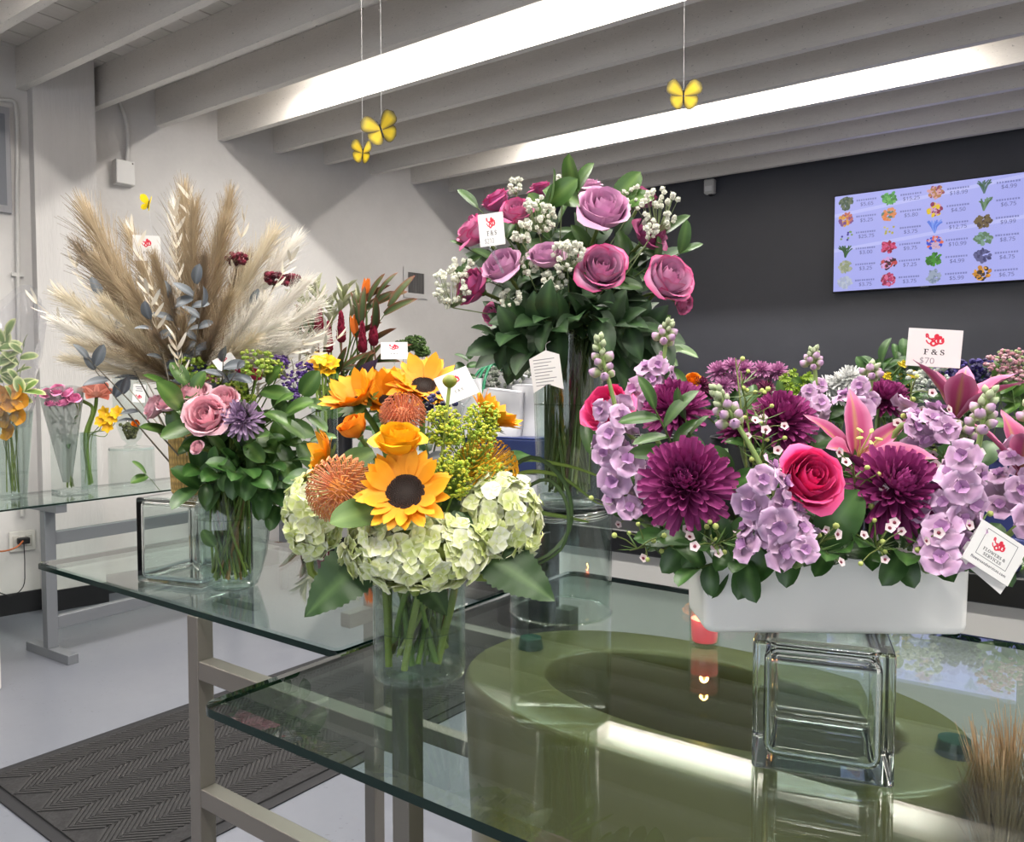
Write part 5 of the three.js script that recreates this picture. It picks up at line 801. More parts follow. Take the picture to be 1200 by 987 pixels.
// ================================================================ fittings on the white wall
const wq = scene.userData.wq;
const wallPt = (px, py, off = 0) => { const r = rayOf(px, py), o = V(0, EYE, 0), p0 = joist(4).addScaledVector(WN, off); const t = p0.clone().sub(o).setY(0).dot(WN) / r.clone().setY(0).dot(WN); return o.addScaledVector(r, t); };
{
  rnd = seeded(707);
  const paintW = std(0xc9c7c4, 0.5);
  { const c = wallPt(145, 203, 0.03), o = thing('junction_box', 'white electrical box on the wall with a bent conduit above', 'electrical box', c);
    part(o, 'box', new RoundedBoxGeometry(0.115, 0.15, 0.06, 2, 0.006), paintW, V(0, 0, 0), wq); part(o, 'cover', new RoundedBoxGeometry(0.108, 0.142, 0.006, 2, 0.003), std(0xd4d2d0, 0.45), WN.clone().multiplyScalar(0.033), wq);
    part(o, 'screw', new THREE.SphereGeometry(0.005, 8, 6), M.steel, WN.clone().multiplyScalar(0.037).addScaledVector(WD, 0.042).add(V(0, 0.058, 0)));
    const q = (x, y) => wallPt(x, y, 0.03).sub(c); part(o, 'conduit', tube(curve([q(149, 190), q(149.5, 160), q(146, 135), q(137, 112)], 14), 0.0125, 8), paintW); }
  { const c = wallPt(487, 332, 0.008), o = thing('wall_vent', 'square white wall vent with a dark louvred grille', 'vent', c), s = 0.25, gm = std(0x7d7b7a, 0.5);
    for (const [x, y, w, h] of [[0, 0.105, 0.25, 0.04], [0, -0.105, 0.25, 0.04], [-0.105, 0, 0.04, 0.17], [0.105, 0, 0.04, 0.17]]) part(o, 'frame', new THREE.BoxGeometry(w, h, 0.016), std(0xcfcdcb, 0.5), WD.clone().multiplyScalar(x).add(V(0, y, 0)), wq);
    part(o, 'backing', new THREE.BoxGeometry(0.175, 0.175, 0.004), std(0x3a3937, 0.8), WN.clone().multiplyScalar(-0.005), wq);
    for (let i = 0; i < 13; i++) part(o, 'slat', once('ventSlat', () => new THREE.BoxGeometry(0.006, 0.17, 0.012)), gm, WD.clone().multiplyScalar(-0.08 + i * 0.0133), wq); }
  { const o = thing('wall_conduit', 'painted conduit running down the wall beside the pier', 'conduit', wallPt(27, 610, 0.11)), P = (x, y) => wallPt(x, y, 0.112).sub(o.position);
    part(o, 'pipe', tube(curve([P(-25, 117), P(5, 117), P(16, 119), P(19, 132), P(20, 250), P(22, 420), P(26, 605)], 40), 0.012, 8), paintW); part(o, 'clip', new THREE.BoxGeometry(0.06, 0.02, 0.02), paintW, P(20.5, 322), wq); }
  { const c = wallPt(26, 634, 0.112), o = thing('wall_outlet', 'white double wall outlet with a black plug under the long table', 'outlet', c);
    part(o, 'plate', new RoundedBoxGeometry(0.13, 0.115, 0.01, 2, 0.003), std(0xd5d2cc, 0.5), V(0, 0, 0), wq);
    for (const s of [-1, 1]) part(o, 'socket', new RoundedBoxGeometry(0.032, 0.065, 0.006, 2, 0.003), std(0xbdb9b2, 0.5), WN.clone().multiplyScalar(0.0065).addScaledVector(WD, s * 0.032), wq);
    const pl = thing('power_plug', 'black power adapter in the wall outlet with an orange cord', 'plug', c.clone().addScaledVector(WN, 0.03)); part(pl, 'body', new RoundedBoxGeometry(0.06, 0.035, 0.04, 2, 0.006), M.black, V(0, 0.005, 0), wq);
    const Q = (x, y, off) => wallPt(x, y, off).sub(pl.position); part(pl, 'cord', tube(curve([Q(27, 634, 0.16), Q(20, 641, 0.17), Q(5, 646, 0.17), Q(-20, 646, 0.17)], 14), 0.005, 6), std(0xb4612f, 0.5));
    part(pl, 'wire', tube(curve([Q(28, 636, 0.16), Q(29, 665, 0.16), Q(27, 688, 0.16), Q(15, 698, 0.16), Q(0, 695, 0.16), Q(-25, 685, 0.16)], 20), 0.003, 6), M.black); }
  { const c = wallPt(0, 187, 0.115), o = thing('picture_frame', 'grey framed picture on the wall beside the conduit', 'picture', c); part(o, 'frame', new RoundedBoxGeometry(0.1, 0.58, 0.03, 2, 0.004), std(0x9b9ba0, 0.4), V(0, 0, 0), wq);
    part(o, 'picture', new THREE.BoxGeometry(0.07, 0.5, 0.004), std(0x6b6f78, 0.3), WN.clone().multiplyScalar(0.0155).addScaledVector(WD, -0.01), wq); }
}
// ================================================================ screen and sensor on the dark wall
{
  const dn = A.clone().negate(), dq = new THREE.Quaternion().setFromRotationMatrix(new THREE.Matrix4().makeBasis(E, V(0, 1, 0), E.clone().cross(V(0, 1, 0))));
  const darkPt = (px, py, off) => { const r = rayOf(px, py), o = V(0, EYE, 0), p0 = CORNER.clone().addScaledVector(dn, off), t = p0.sub(o).setY(0).dot(dn) / r.clone().setY(0).dot(dn); return o.addScaledVector(r, t); };
  const tl = darkPt(977, 231, 0.09), bl = darkPt(978, 342, 0.09), h = tl.y - bl.y, w = h * 1.74;
  const c = tl.clone().add(bl).multiplyScalar(0.5).addScaledVector(E, w / 2), o = thing('tv_screen', 'wide flat wall screen showing a flower price list', 'tv', c);
  const cv = document.createElement('canvas'); cv.width = 1280; cv.height = 736; const g = cv.getContext('2d'); g.fillStyle = '#a9adf0'; g.fillRect(0, 0, 1280, 736);
  for (const [x0, y0, x1, y1] of [[0, 150, 1280, 20], [0, 420, 1280, 300]]) { g.strokeStyle = 'rgba(196,200,250,0.6)'; g.lineWidth = 26; g.beginPath(); g.moveTo(x0, y0); g.lineTo(x1, y1); g.stroke(); }
  const r2 = seeded(9), cols = [['$5.65', '$5.25', '$25.75', '$3.00', '$3.25', '$3.75'], ['$15.25', '$5.80', '$3.75', '$9.75', '$7.25', '$3.75'], ['$18.99', '$4.50', '$12.75', '$10.99', '$4.99', '$5.99'], ['$4.99', '$6.75', '$9.99', '$8.75', '$4.75', '$6.75']];
  const inks = [[['#3d5240', '#5d6a54'], ['#c06a5a', '#d8a040', '#7a4a8a'], ['#3a2f90', '#4a3fa0', '#7a9a60'], ['#1f4a22', '#2c5a2a'], ['#8f9878', '#a8ac98'], ['#a8b0c8', '#b8c0d0']], [['#4a9a4a', '#6ab05a', '#3a7a3a'], ['#e07a40', '#d89060', '#5a7a6a'], ['#b0a840', '#c8c080'], ['#b01848', '#d04878', '#8a0a30'], ['#401a2a', '#c04848', '#d0a0d8'], ['#b83868', '#d86a90', '#8a2040']], [['#b07a4a', '#d09aa0', '#8a3a5a'], ['#e0c020', '#8a2a50', '#d0a0c0'], ['#5a7ae0', '#7a9af0'], ['#2a4ad0', '#e06a50', '#c8a8c0'], ['#2a6a1a', '#3f8a26'], ['#7a88a0', '#98a4b8']], [['#3a5a3a', '#4a6a6a'], ['#4a6a4a', '#6a8a6a'], ['#4a3a2a', '#6a5a3a'], ['#5a7a5a', '#7a9a8a'], ['#3a3a6a', '#5a5a8a'], ['#e0a030', '#c08020', '#3a2a20']]];
  for (let k = 0; k < 4; k++) for (let j = 0; j < 6; j++) {
    const x = 84 + k * 306, y = 62 + j * 122, set = inks[k][j], small = (k === 1 && j === 2) || (k === 0 && j === 2);
    if ((k === 0 && j === 3) || (k === 3 && j < 2) || (k === 2 && j === 2)) for (let i = 0; i < 16; i++) { g.strokeStyle = set[i % set.length]; g.lineWidth = 9; g.beginPath(); g.moveTo(x, y + 50); g.quadraticCurveTo(x + (r2() - 0.5) * 40, y, x + (r2() - 0.5) * 105, y - 45 + r2() * 30); g.stroke(); }
    else for (let i = 0; i < (small ? 9 : 46); i++) { const a = r2() * 6.3, q = Math.sqrt(r2()) * (small ? 42 : 44); g.fillStyle = set[Math.floor(r2() * set.length)]; g.beginPath(); g.ellipse(x + Math.cos(a) * q * 1.1, y + Math.sin(a) * q, small ? 8 : 7 + r2() * 11, small ? 8 : 6 + r2() * 8, r2() * 3, 0, 7); g.fill(); }
    g.textAlign = 'center'; g.fillStyle = '#55588c'; g.font = '38px sans-serif'; g.fillText(cols[k][j], x + 148, y + 34);
    g.fillStyle = 'rgba(105,110,165,0.75)'; for (let i = 0; i < 9; i++) g.fillRect(x + 74 + i * 16, y - 18, 9 + r2() * 4, 13);
  }
  const t = new THREE.CanvasTexture(cv); t.colorSpace = THREE.SRGBColorSpace;
  part(o, 'housing', new RoundedBoxGeometry(w + 0.016, h + 0.016, 0.05, 2, 0.006), M.black, dn.clone().multiplyScalar(-0.0265), dq);
  part(o, 'screen', new THREE.PlaneGeometry(w, h), new THREE.MeshStandardMaterial({ color: 0x050508, roughness: 0.25, emissive: 0xffffff, emissiveMap: t, emissiveIntensity: 0.66 }), dn.clone().multiplyScalar(0.0002), dq);
  part(o, 'badge', new THREE.BoxGeometry(0.05, 0.005, 0.002), std(0x8a8a90, 0.4), V(0, -h / 2 - 0.005, 0), dq);
  part(o, 'wall_bracket', new THREE.BoxGeometry(0.3, 0.25, 0.04), M.black, dn.clone().multiplyScalar(-0.0695), dq);
  const l = new THREE.RectAreaLight(0xaab0ff, 0.35, w, h); l.position.copy(c).addScaledVector(dn, 0.01); l.quaternion.setFromRotationMatrix(new THREE.Matrix4().makeBasis(E.clone().negate(), V(0, 1, 0), A.clone())); l.castShadow = true; scene.add(l);
  const sc = darkPt(832, 219, 0.05), s = thing('motion_sensor', 'small white motion sensor high on the dark wall', 'sensor', sc); part(s, 'body', new RoundedBoxGeometry(0.085, 0.115, 0.06, 2, 0.01), std(0xb9b9ba, 0.45), V(0, 0, 0), dq); part(s, 'lens', new THREE.BoxGeometry(0.06, 0.04, 0.01), std(0xd0d0d2, 0.3), dn.clone().multiplyScalar(0.032).add(V(0, -0.02, 0)), dq); part(s, 'bracket', new THREE.BoxGeometry(0.03, 0.03, 0.05), M.black, dn.clone().multiplyScalar(-0.03).add(V(0, -0.05, 0)), dq);
}
// ================================================================ hanging butterflies
{
  const wingTop = petal({ L: 1, W: 0.42, base: 0.2, wide: 0.7, curl: 0.1, nu: 6, nv: 8, c0: lin(0xc9a818), c1: lin(0xe2c71e), c2: lin(0xd8c45a), edge: lin(0x1b1720), e0: 0.35 }), wingLow = petal({ L: 0.78, W: 0.42, base: 0.25, wide: 0.6, curl: 0.1, nu: 6, nv: 8, c0: lin(0xc9a818), c1: lin(0xe8cc20), edge: lin(0x1b1720), e0: 0.35 });
  const plainTop = petal({ L: 1, W: 0.34, base: 0.3, wide: 0.6, nu: 4, nv: 6, c0: lin(0xe8cc10), c1: lin(0xf2dc18) });
  const bf = (px, py, d, wpx, roll, open, label, plain) => {
    const c = at(px, py, d), o = thing('butterfly_ornament', label, 'butterfly', c), s = wpx / F * d / 1.75, q = new THREE.Quaternion().setFromEuler(new THREE.Euler(0, 0, roll));
    part(o, 'body', new THREE.CapsuleGeometry(0.04 * s, 0.6 * s, 4, 8), M.black, V(0, 0, 0), q);
    for (const k of [-1, 1]) { const up = V(k * Math.cos(open), 0.62, Math.sin(open)), dn = V(k * Math.cos(open), -0.75, Math.sin(open) * 0.8), n = V(-k * Math.sin(open), 0, Math.cos(open)); part(o, 'upper_wing', plain ? plainTop : wingTop, PETAL(), V(k * 0.03 * s, 0.08 * s, 0).applyQuaternion(q), frameQ(up.applyQuaternion(q), n.clone().applyQuaternion(q)), s); part(o, 'lower_wing', plain ? plainTop : wingLow, PETAL(), V(k * 0.03 * s, -0.02 * s, 0).applyQuaternion(q), frameQ(dn.applyQuaternion(q), n.clone().applyQuaternion(q)), s * (plain ? 0.7 : 1)); }
    for (const k of [-1, 1]) part(o, 'antenna', tube([V(0, 0.3 * s, 0), V(k * 0.1 * s, 0.5 * s, 0.05 * s)].map((p) => p.applyQuaternion(q)), 0.012 * s, 4), M.black);
    part(o, plain ? 'wire' : 'thread', tube(plain ? [V(0, -0.1 * s, 0), V(0.03, -0.28, 0)] : [V(0, 0.1 * s, 0), V(0, BEAM_Y + 0.1 - c.y, 0)], 0.0005, 4), M.thread);
  };
  bf(447, 153, 2.3, 42, 0.3, 0.25, 'yellow and black paper butterfly hanging highest beside its smaller mate'); bf(425, 180, 2.6, 30, -0.1, 0.7, 'smaller dark-edged yellow butterfly hanging beside a larger one'); bf(801, 113, 2.3, 40, 0.0, 0.2, 'yellow butterfly hanging alone before the lit ceiling joist'); bf(174, 240, 1.9, 24, -0.25, 1.0, 'plain bright yellow butterfly on a wire over the pampas', true);
}
// ================================================================ on the long table by the wall
{
  rnd = seeded(808);
  const TY = REAR_Y + 0.0112, on = (x, y) => onY(x, y, TY);
  // orchids in cellophane
  { const p = on(16, 583), d = -p.z; const v = cylinderVase('conical_glass_vase', 'tapered clear glass vase of wrapped yellow orchids at the table end', p, 0.06, 0.42, { flare: 0.08, water: 0.12 });
    MOUTH = { c: p.clone().setY(TY + 0.38), r: 0.05 }; const R = () => inVase(p, 0.03, TY + 0.02);
    for (const [x, y] of [[3, 462], [14, 475], [24, 488], [8, 492], [18, 460], [0, 480], [12, 508], [26, 470]]) { const root = R(), o = thing('orchid', 'golden yellow orchid bloom in the cellophane wrap', 'orchid', root, 'yellow orchids in the cellophane'), h = at(x, y, d - 0.05), q = h.clone().sub(root), b = bunch(o, 'bloom', q, upQ(FACE(rr(-0.4, 0.4), rr(0, 0.5), 1), rr(0, 6))); for (let i = 0; i < 5; i++) part(b, 'petal', once('orch', () => petal({ L: 1, W: 0.46, base: 0.3, wide: 0.6, lift: 0.1, curl: 0.3, wav: 0.08, nu: 4, nv: 4, c0: lin(0xa86a18), c1: lin(0xcf9428) })), PETAL(), V(0, 0, 0), new THREE.Quaternion().setFromEuler(new THREE.Euler(-0.15, i * 1.257, 0, 'YXZ')), 0.05); stem(o, q, V(0, 1, 0), 0.003, 0x74803a); }
    for (const [x, y, n] of [[12, 385, 6], [30, 400, 6], [24, 440, 6], [33, 455, 5], [5, 400, 6]]) sprig('variegated', R(), at(x, y, d - 0.03), n, 0.09, 'variegated green leaf branch in the cellophane wrap', 'variegated branches in the cellophane', { from: 0.6 });
    const w = thing('cellophane_wrap', 'crinkled clear cellophane sleeve round the yellow orchids', 'wrap', p.clone().setY(TY + 0.34)); part(w, 'sheet', surf(28, 14, (u, t) => { const a = u * 6.283, r = 0.07 + 0.09 * t + 0.02 * Math.sin(a * 7 + t * 5) * t + 0.012 * Math.sin(a * 13 - t * 9); return [r * Math.cos(a), t * (0.62 + 0.06 * Math.sin(a * 3)), r * Math.sin(a)]; }), phys(0xf4f4f6, 0.06, { transmission: 0.94, thickness: 0, ior: 1.5 })); MOUTH = null; }
  // pink bouquet in a sleeve
  { const p = on(82, 577), d = -p.z, r = 0.062; const v = thing('square_glass_vase', 'square clear glass vase with a sleeved pink bouquet', 'vase', p);
    for (const [x, z, a] of [[r, 0, Math.PI / 2], [-r, 0, Math.PI / 2], [0, r, 0], [0, -r, 0]]) part(v, 'pane', new THREE.PlaneGeometry(2 * r, 0.3).rotateY(a).rotateY(TURN), M.clearGlass, V(x, 0.151, z).applyAxisAngle(V(0, 1, 0), TURN)); part(v, 'base', new THREE.BoxGeometry(2 * r, 0.015, 2 * r), M.solidGlass, V(0, 0.008, 0), tq);
    MOUTH = { c: p.clone().setY(TY + 0.28), r: 0.02 }; const R = () => inVase(p, 0.03, TY + 0.02);
    for (const [x, y, q] of [[56, 462, 8], [68, 458, 9], [80, 461, 8], [61, 472, 8], [74, 472, 8.5], [87, 468, 8]]) rose('hotpale', x, y, d - 0.06, q, FACE(rr(-0.4, 0.4), 0.7, 0.6), R(), 'bright pink rose in the frosted sleeve', 'pink roses in the frosted sleeve');
    for (const [x, y] of [[60, 490], [75, 492], [88, 490], [70, 510], [80, 520]]) sprig('rose', R(), at(x, y, d - 0.03), 4, 0.04, 'grey green foliage inside the frosted sleeve', 'foliage inside the frosted sleeve', { from: 0.5 });
    const a0 = at(79, 565, d), s = thing('flower_sleeve', 'frosted plastic sleeve tapering down round the pink bouquet', 'wrap', a0), L = at(74, 455, d).y - a0.y; part(s, 'sheet', surf(24, 10, (u, t) => { const a = u * 6.283, q = 0.022 + 0.088 * t; return [q * Math.cos(a) - 0.02 * t, t * L * (1 + 0.03 * Math.sin(a * 2)), q * Math.sin(a) * 0.8]; }), phys(0xcfd4d2, 0.25, { transmission: 0.75, thickness: 0, ior: 1.4 })); MOUTH = null; }
  // amaryllis and yellow freesia
  { const p = on(105, 574), d = -p.z; cylinderVase('slim_glass_vase', 'slim clear glass vase of rust red amaryllis', p, 0.04, 0.3, { water: 0.1 }); MOUTH = { c: p.clone().setY(TY + 0.28), r: 0.025 }; const R = () => inVase(p, 0.02, TY + 0.02);
    for (const [x, y, f, k] of [[97, 470, [-0.7, 0.6, 0.3], 0], [113, 466, [0.3, 0.8, 0.4], 1]]) { const root = R(), o = thing('amaryllis', k ? 'rust red amaryllis bloom facing up beside yellow freesia' : 'rust red amaryllis bloom turned toward the sleeved bouquet', 'amaryllis', root, 'amaryllis'), q = at(x, y, d - 0.03).sub(root), b = bunch(o, 'bloom', q, upQ(FACE(...f))); for (let i = 0; i < 6; i++) part(b, 'petal', once('amar', () => petal({ L: 1, W: 0.3, base: 0.3, wide: 0.55, tip: 0.5, curl: -0.7, cup: 0.3, nu: 4, nv: 7, c0: lin(0x6a3a26), c1: lin(0x94402f), edge: lin(0xb06a5a) })), PETAL(), V(0, 0, 0), new THREE.Quaternion().setFromEuler(new THREE.Euler(-0.75, i * 1.047, 0, 'YXZ')), 0.11); stem(o, q, FACE(...f), 0.009, 0x6f8a3a, 8); }
    for (const [x, y] of [[124, 484], [132, 490], [128, 500], [120, 494], [138, 484]]) { const root = R(), o = thing('freesia', 'yellow freesia bloom beside the rust red amaryllis', 'freesia', root, 'yellow freesia by the amaryllis'), q = at(x, y, d - 0.05).sub(root), b = bunch(o, 'bloom', q, upQ(FACE(rr(-0.2, 0.8), rr(0, 0.6), 0.8))); for (let i = 0; i < 6; i++) part(b, 'petal', once('frs', () => petal({ L: 1, W: 0.32, base: 0.4, wide: 0.6, curl: -0.5, cup: 0.3, nu: 3, nv: 4, c0: lin(0xd89a08), c1: lin(0xf2c40c) })), PETAL(), V(0, 0, 0), new THREE.Quaternion().setFromEuler(new THREE.Euler(-0.6, i * 1.047, 0, 'YXZ')), 0.042); stem(o, q, V(0.3, 0.8, 0), 0.002, 0x6f8a3a); }
    MOUTH = null; }
  // bulb vase with moss on a glass stand
  { const p = on(155, 571), d = -p.z, hh = at(155, 524, d).y - TY, rs = 25 / F * d; const o = thing('glass_riser', 'clear glass cylinder stand beside the glass cube by the wall', 'glass riser', p); part(o, 'wall', lathe([[rs * 0.97, 0.001], [rs, 0.006], [rs, hh - 0.01], [rs * 0.97, hh]]), M.clearGlass); part(o, 'top_plate', new THREE.CylinderGeometry(rs * 0.97, rs * 0.97, 0.014, 40), M.solidGlass, V(0, hh - 0.0075, 0));
    const bp = p.clone().setY(TY + hh), rb = 19 / F * d, h2 = at(155, 440, d).y - bp.y; const v = thing('bulb_glass_vase', 'footed glass vase with moss and a hanging label', 'vase', bp); part(v, 'wall', lathe([[rb * 0.5, 0.001], [rb * 0.25, 0.02], [rb * 0.55, 0.045], [rb * 0.85, 0.12], [rb, 0.2], [rb, h2]]), M.clearGlass);
    part(v, 'moss', merge(Array.from({ length: 70 }, (_, i) => { const t = Math.sqrt(rnd()), a = rnd() * 6.283, y = 0.05 + rnd() * 0.075, q = rb * (0.3 + 4.5 * (y - 0.05)) * t, gm = new THREE.IcosahedronGeometry(rr(0.007, 0.013), 0), c = mixc(lin(0x4a4a30), lin(0x7c7d4e), rnd()); gm.setAttribute('color', new THREE.Float32BufferAttribute(Array.from({ length: gm.attributes.position.count }, () => c).flat(), 3)); return gm.translate(q * Math.cos(a), y, q * Math.sin(a)); })), MATTE());
    const tg = cardTex(96, 150, (g, w, h) => { g.fillStyle = '#606068'; g.fillRect(18, 20, 60, 6); g.fillRect(26, 36, 44, 5); g.fillRect(22, 52, 52, 5); logo(g, 48, 105, 22); }); const c = at(163, 461, d - rb - 0.02), t = thing('hang_tag', 'white hanging label with a red flower on the footed glass vase', 'tag', c); cardMesh(t, 'label_card', 0.06, 0.095, tg, V(0, 0, 0), new THREE.Quaternion().setFromEuler(new THREE.Euler(0, 0.4, -0.08))); part(t, 'string', tube([V(0, 0.045, 0), V(-0.01, 0.1, 0.0)], 0.0015, 4), M.thread);
    rose('orange', 160, 497, d - 0.1, 7, FACE(0.1, 0.3, 0.9), bp.clone().add(V(0, 0.06, 0)), 'small orange bloom resting inside the footed glass vase', undefined, { layers: 4 });
    sprig('salal', p.clone().addScaledVector(RX, 0.25).setY(TY), at(170, 555, d - 0.2), 2, 0.12, 'grey green leaves hanging beside the woven vase', undefined, { from: 0.8 }); }
}
// ================================================================ on the work table by the white wall
{
  rnd = seeded(909);
  const WY = 0.761, D = 4.75, p0 = at(392, 545, 4.95).setY(WY);
  const vase = (name, label, px, d, r, h, mat) => { const p = at(px, 540, d).setY(WY); cylinderVase(name, label, p, r, h, { mat }); MOUTH = { c: p.clone().setY(WY + h - 0.02), r: r * 0.8 }; return p; };
  let p = vase('dark_glass_vase', 'dark smoky vase of birds of paradise by the wall', 395, 5.05, 0.1, 0.5, phys(0x2c2c30, 0.15)); let R = () => inVase(p, 0.06, WY + 0.05);
  for (const [x, y, f, lab] of [[428, 335, [0.1, 1, 0.2], 'bird of paradise with an upright orange crest'], [435, 385, [0.25, 0.9, 0.3], 'bird of paradise low beside the red ginger'], [418, 378, [-0.2, 1, 0.2], 'bird of paradise between two red gingers']]) { const root = R(), o = thing('bird_of_paradise', lab, 'flower', root, 'birds of paradise'), q = at(x, y + 18, 5.0).sub(root); part(o, 'beak', petal({ L: 0.2, W: 0.025, base: 0.7, wide: 0.3, fold: 1.2, nu: 4, nv: 6, c0: lin(0x4a5a30), c1: lin(0x8a4a30) }), LEAF(), q, frameQ(V(0.8, 0.45, 0.2), V(0, 1, 0))); for (let i = 0; i < 4; i++) part(o, 'petal', once('bop', () => petal({ L: 1, W: 0.14, base: 0.4, wide: 0.4, tip: 0.3, fold: 0.6, nu: 4, nv: 6, c0: lin(0xc85a10), c1: lin(0xe87a18) })), PETAL(), q, frameQ(V(f[0] + rr(-0.15, 0.15), f[1], f[2] * rr(0, 1)), V(0, 0, 1)), 0.15); stem(o, q, V(0, 1, 0), 0.007, 0x5a7034, 7); }
  for (const [x, y] of [[374, 378], [400, 388], [438, 392], [385, 400], [425, 400]]) { const root = R(), o = thing('red_ginger', 'dark red ginger cone beside the birds of paradise', 'ginger', root, 'red gingers'), q = at(x, y + 14, 4.95).sub(root), b = bunch(o, 'cone', q); for (let k = 0; k < 30; k++) { const t = k / 30, a = k * 2.4; part(b, 'bract', once('ging', () => petal({ L: 1, W: 0.4, base: 0.5, wide: 0.4, tip: 0.4, lift: 0.2, curl: 0.5, cup: 0.4, nu: 2, nv: 4, c0: lin(0x6a0a22), c1: lin(0x98183c) })), PETAL(), V(0, t * 0.17, 0), new THREE.Quaternion().setFromEuler(new THREE.Euler(-0.65 - 0.5 * t, a, 0, 'YXZ')), 0.085 * (1 - 0.5 * t)); } stem(o, q, V(0, 1, 0), 0.006, 0x6a4a34, 6); }
  for (const [x, y] of [[366, 350], [378, 345], [398, 347], [410, 352], [388, 362]]) { const root = R(), o = thing('tuberose', 'pale green white tuberose spike above the red ginger', 'tuberose', root, 'tuberose spikes'), q = at(x, y + 20, 5.05).sub(root), b = bunch(o, 'spike', q, upQ(V((x - 388) / 40, 1, 0.1))); for (let k = 0; k < 12; k++) part(b, 'bud', once('tub', () => petal({ L: 1, W: 0.16, base: 0.4, wide: 0.6, cup: 0.8, curl: 0.2, nu: 4, nv: 4, c0: lin(0x8a9a5a), c1: lin(0xd4d2b4) })), PETAL(), V(0, k * 0.013, 0), new THREE.Quaternion().setFromEuler(new THREE.Euler(-0.8, k * 2.4, 0, 'YXZ')), 0.12); stem(o, q, V(0, 1, 0), 0.006, 0x6a8038, 6); }
  for (const [x, y] of [[462, 352], [448, 340], [436, 345], [360, 385], [446, 420], [372, 420], [405, 430], [420, 445], [390, 440], [350, 400]]) sprig('spear', R(), at(x, y, 4.95), 3, 0.26, 'long dark spear leaf in the dark smoky vase', 'spear leaves in the dark smoky vase', { from: 0.75, spread: 0.4, r: 0.006 });
  for (const [x, y] of [[415, 450], [400, 445], [385, 455], [375, 470], [428, 470], [410, 480]]) sprig('salal', R(), at(x, y, 4.85), 4, 0.14, 'broad green leaf in the dark smoky vase', 'broad leaves in the dark smoky vase', { from: 0.6 });
  { const root = R(), o = thing('calla_lily', 'dark purple calla hanging beside the card', 'calla lily', root), q = at(428, 452, 4.85).sub(root); part(o, 'spathe', surf(14, 8, (u, t) => { const a = u * 6.283, r = 0.022 + 0.04 * t * (1 + 0.5 * Math.cos(a)); return [r * Math.cos(a), t * 0.13 * (1 + 0.25 * Math.cos(a)), r * Math.sin(a)]; }, (u, t) => mixc(lin(0x281826), lin(0x44304a), t)), PETAL(), q); stem(o, q, V(0, 1, 0), 0.007, 0x4a5a34); }
  p = vase('clear_glass_vase', 'clear glass vase of yellow freesia beside the dark smoky vase', 381, 4.55, 0.075, 0.42); R = () => inVase(p, 0.045, WY + 0.02);
  for (const [x, y] of [[366, 428], [374, 422], [382, 424], [390, 428], [378, 434], [370, 438], [386, 436]]) { const root = R(), o = thing('freesia', 'yellow freesia bloom beside the red ginger', 'freesia', root, 'yellow freesia by the red ginger'), q = at(x, y, 4.5).sub(root), b = bunch(o, 'bloom', q, upQ(FACE(rr(-0.5, 0.5), 0.6, 0.7))); for (let i = 0; i < 6; i++) part(b, 'petal', cache.get('frs'), PETAL(), V(0, 0, 0), new THREE.Quaternion().setFromEuler(new THREE.Euler(-0.6, i * 1.047, 0, 'YXZ')), 0.055); stem(o, q, V(0, 1, 0), 0.007, 0x7c9440, 6); }
  p = vase('clear_glass_vase', 'clear glass vase with a round green dianthus by the vent', 478, 5.15, 0.06, 0.4); R = () => inVase(p, 0.03, WY + 0.02);
  for (const [x, y, r] of [[486, 402, 0.07], [472, 406, 0.06], [495, 412, 0.05]]) tinyBlossoms('green_dianthus', 'dianthus', R(), at(x, y, 5.1), r, 260, 0.009, [0x3f5a22, 0x547030, 0x2f4a1a], 0x5a7a3a, 'fluffy round green dianthus under the wall vent', 'green dianthus under the vent', 0.7);
  for (const [x, y] of [[475, 432], [484, 440], [490, 430]]) sprig('eucalyptus', R(), at(x, y, 5.05), 5, 0.07, 'grey purple foliage under the green dianthus', 'grey foliage under the green dianthus', { from: 0.6 });
  for (const [x, y] of [[445, 500], [425, 520], [460, 490], [410, 500], [440, 470]]) sprig('salalDark', R(), at(x, y, 4.8), 5, 0.1, 'dark leaves between the vases on the work table', 'dark leaves on the work table', { from: 0.4 });
  MOUTH = null;
  priceCard(462, 411, 4.4, 31, 20, 0.02, 'white card on a clear stand beside the green dianthus', null, [455, 505], { turn: 0.1 });
}
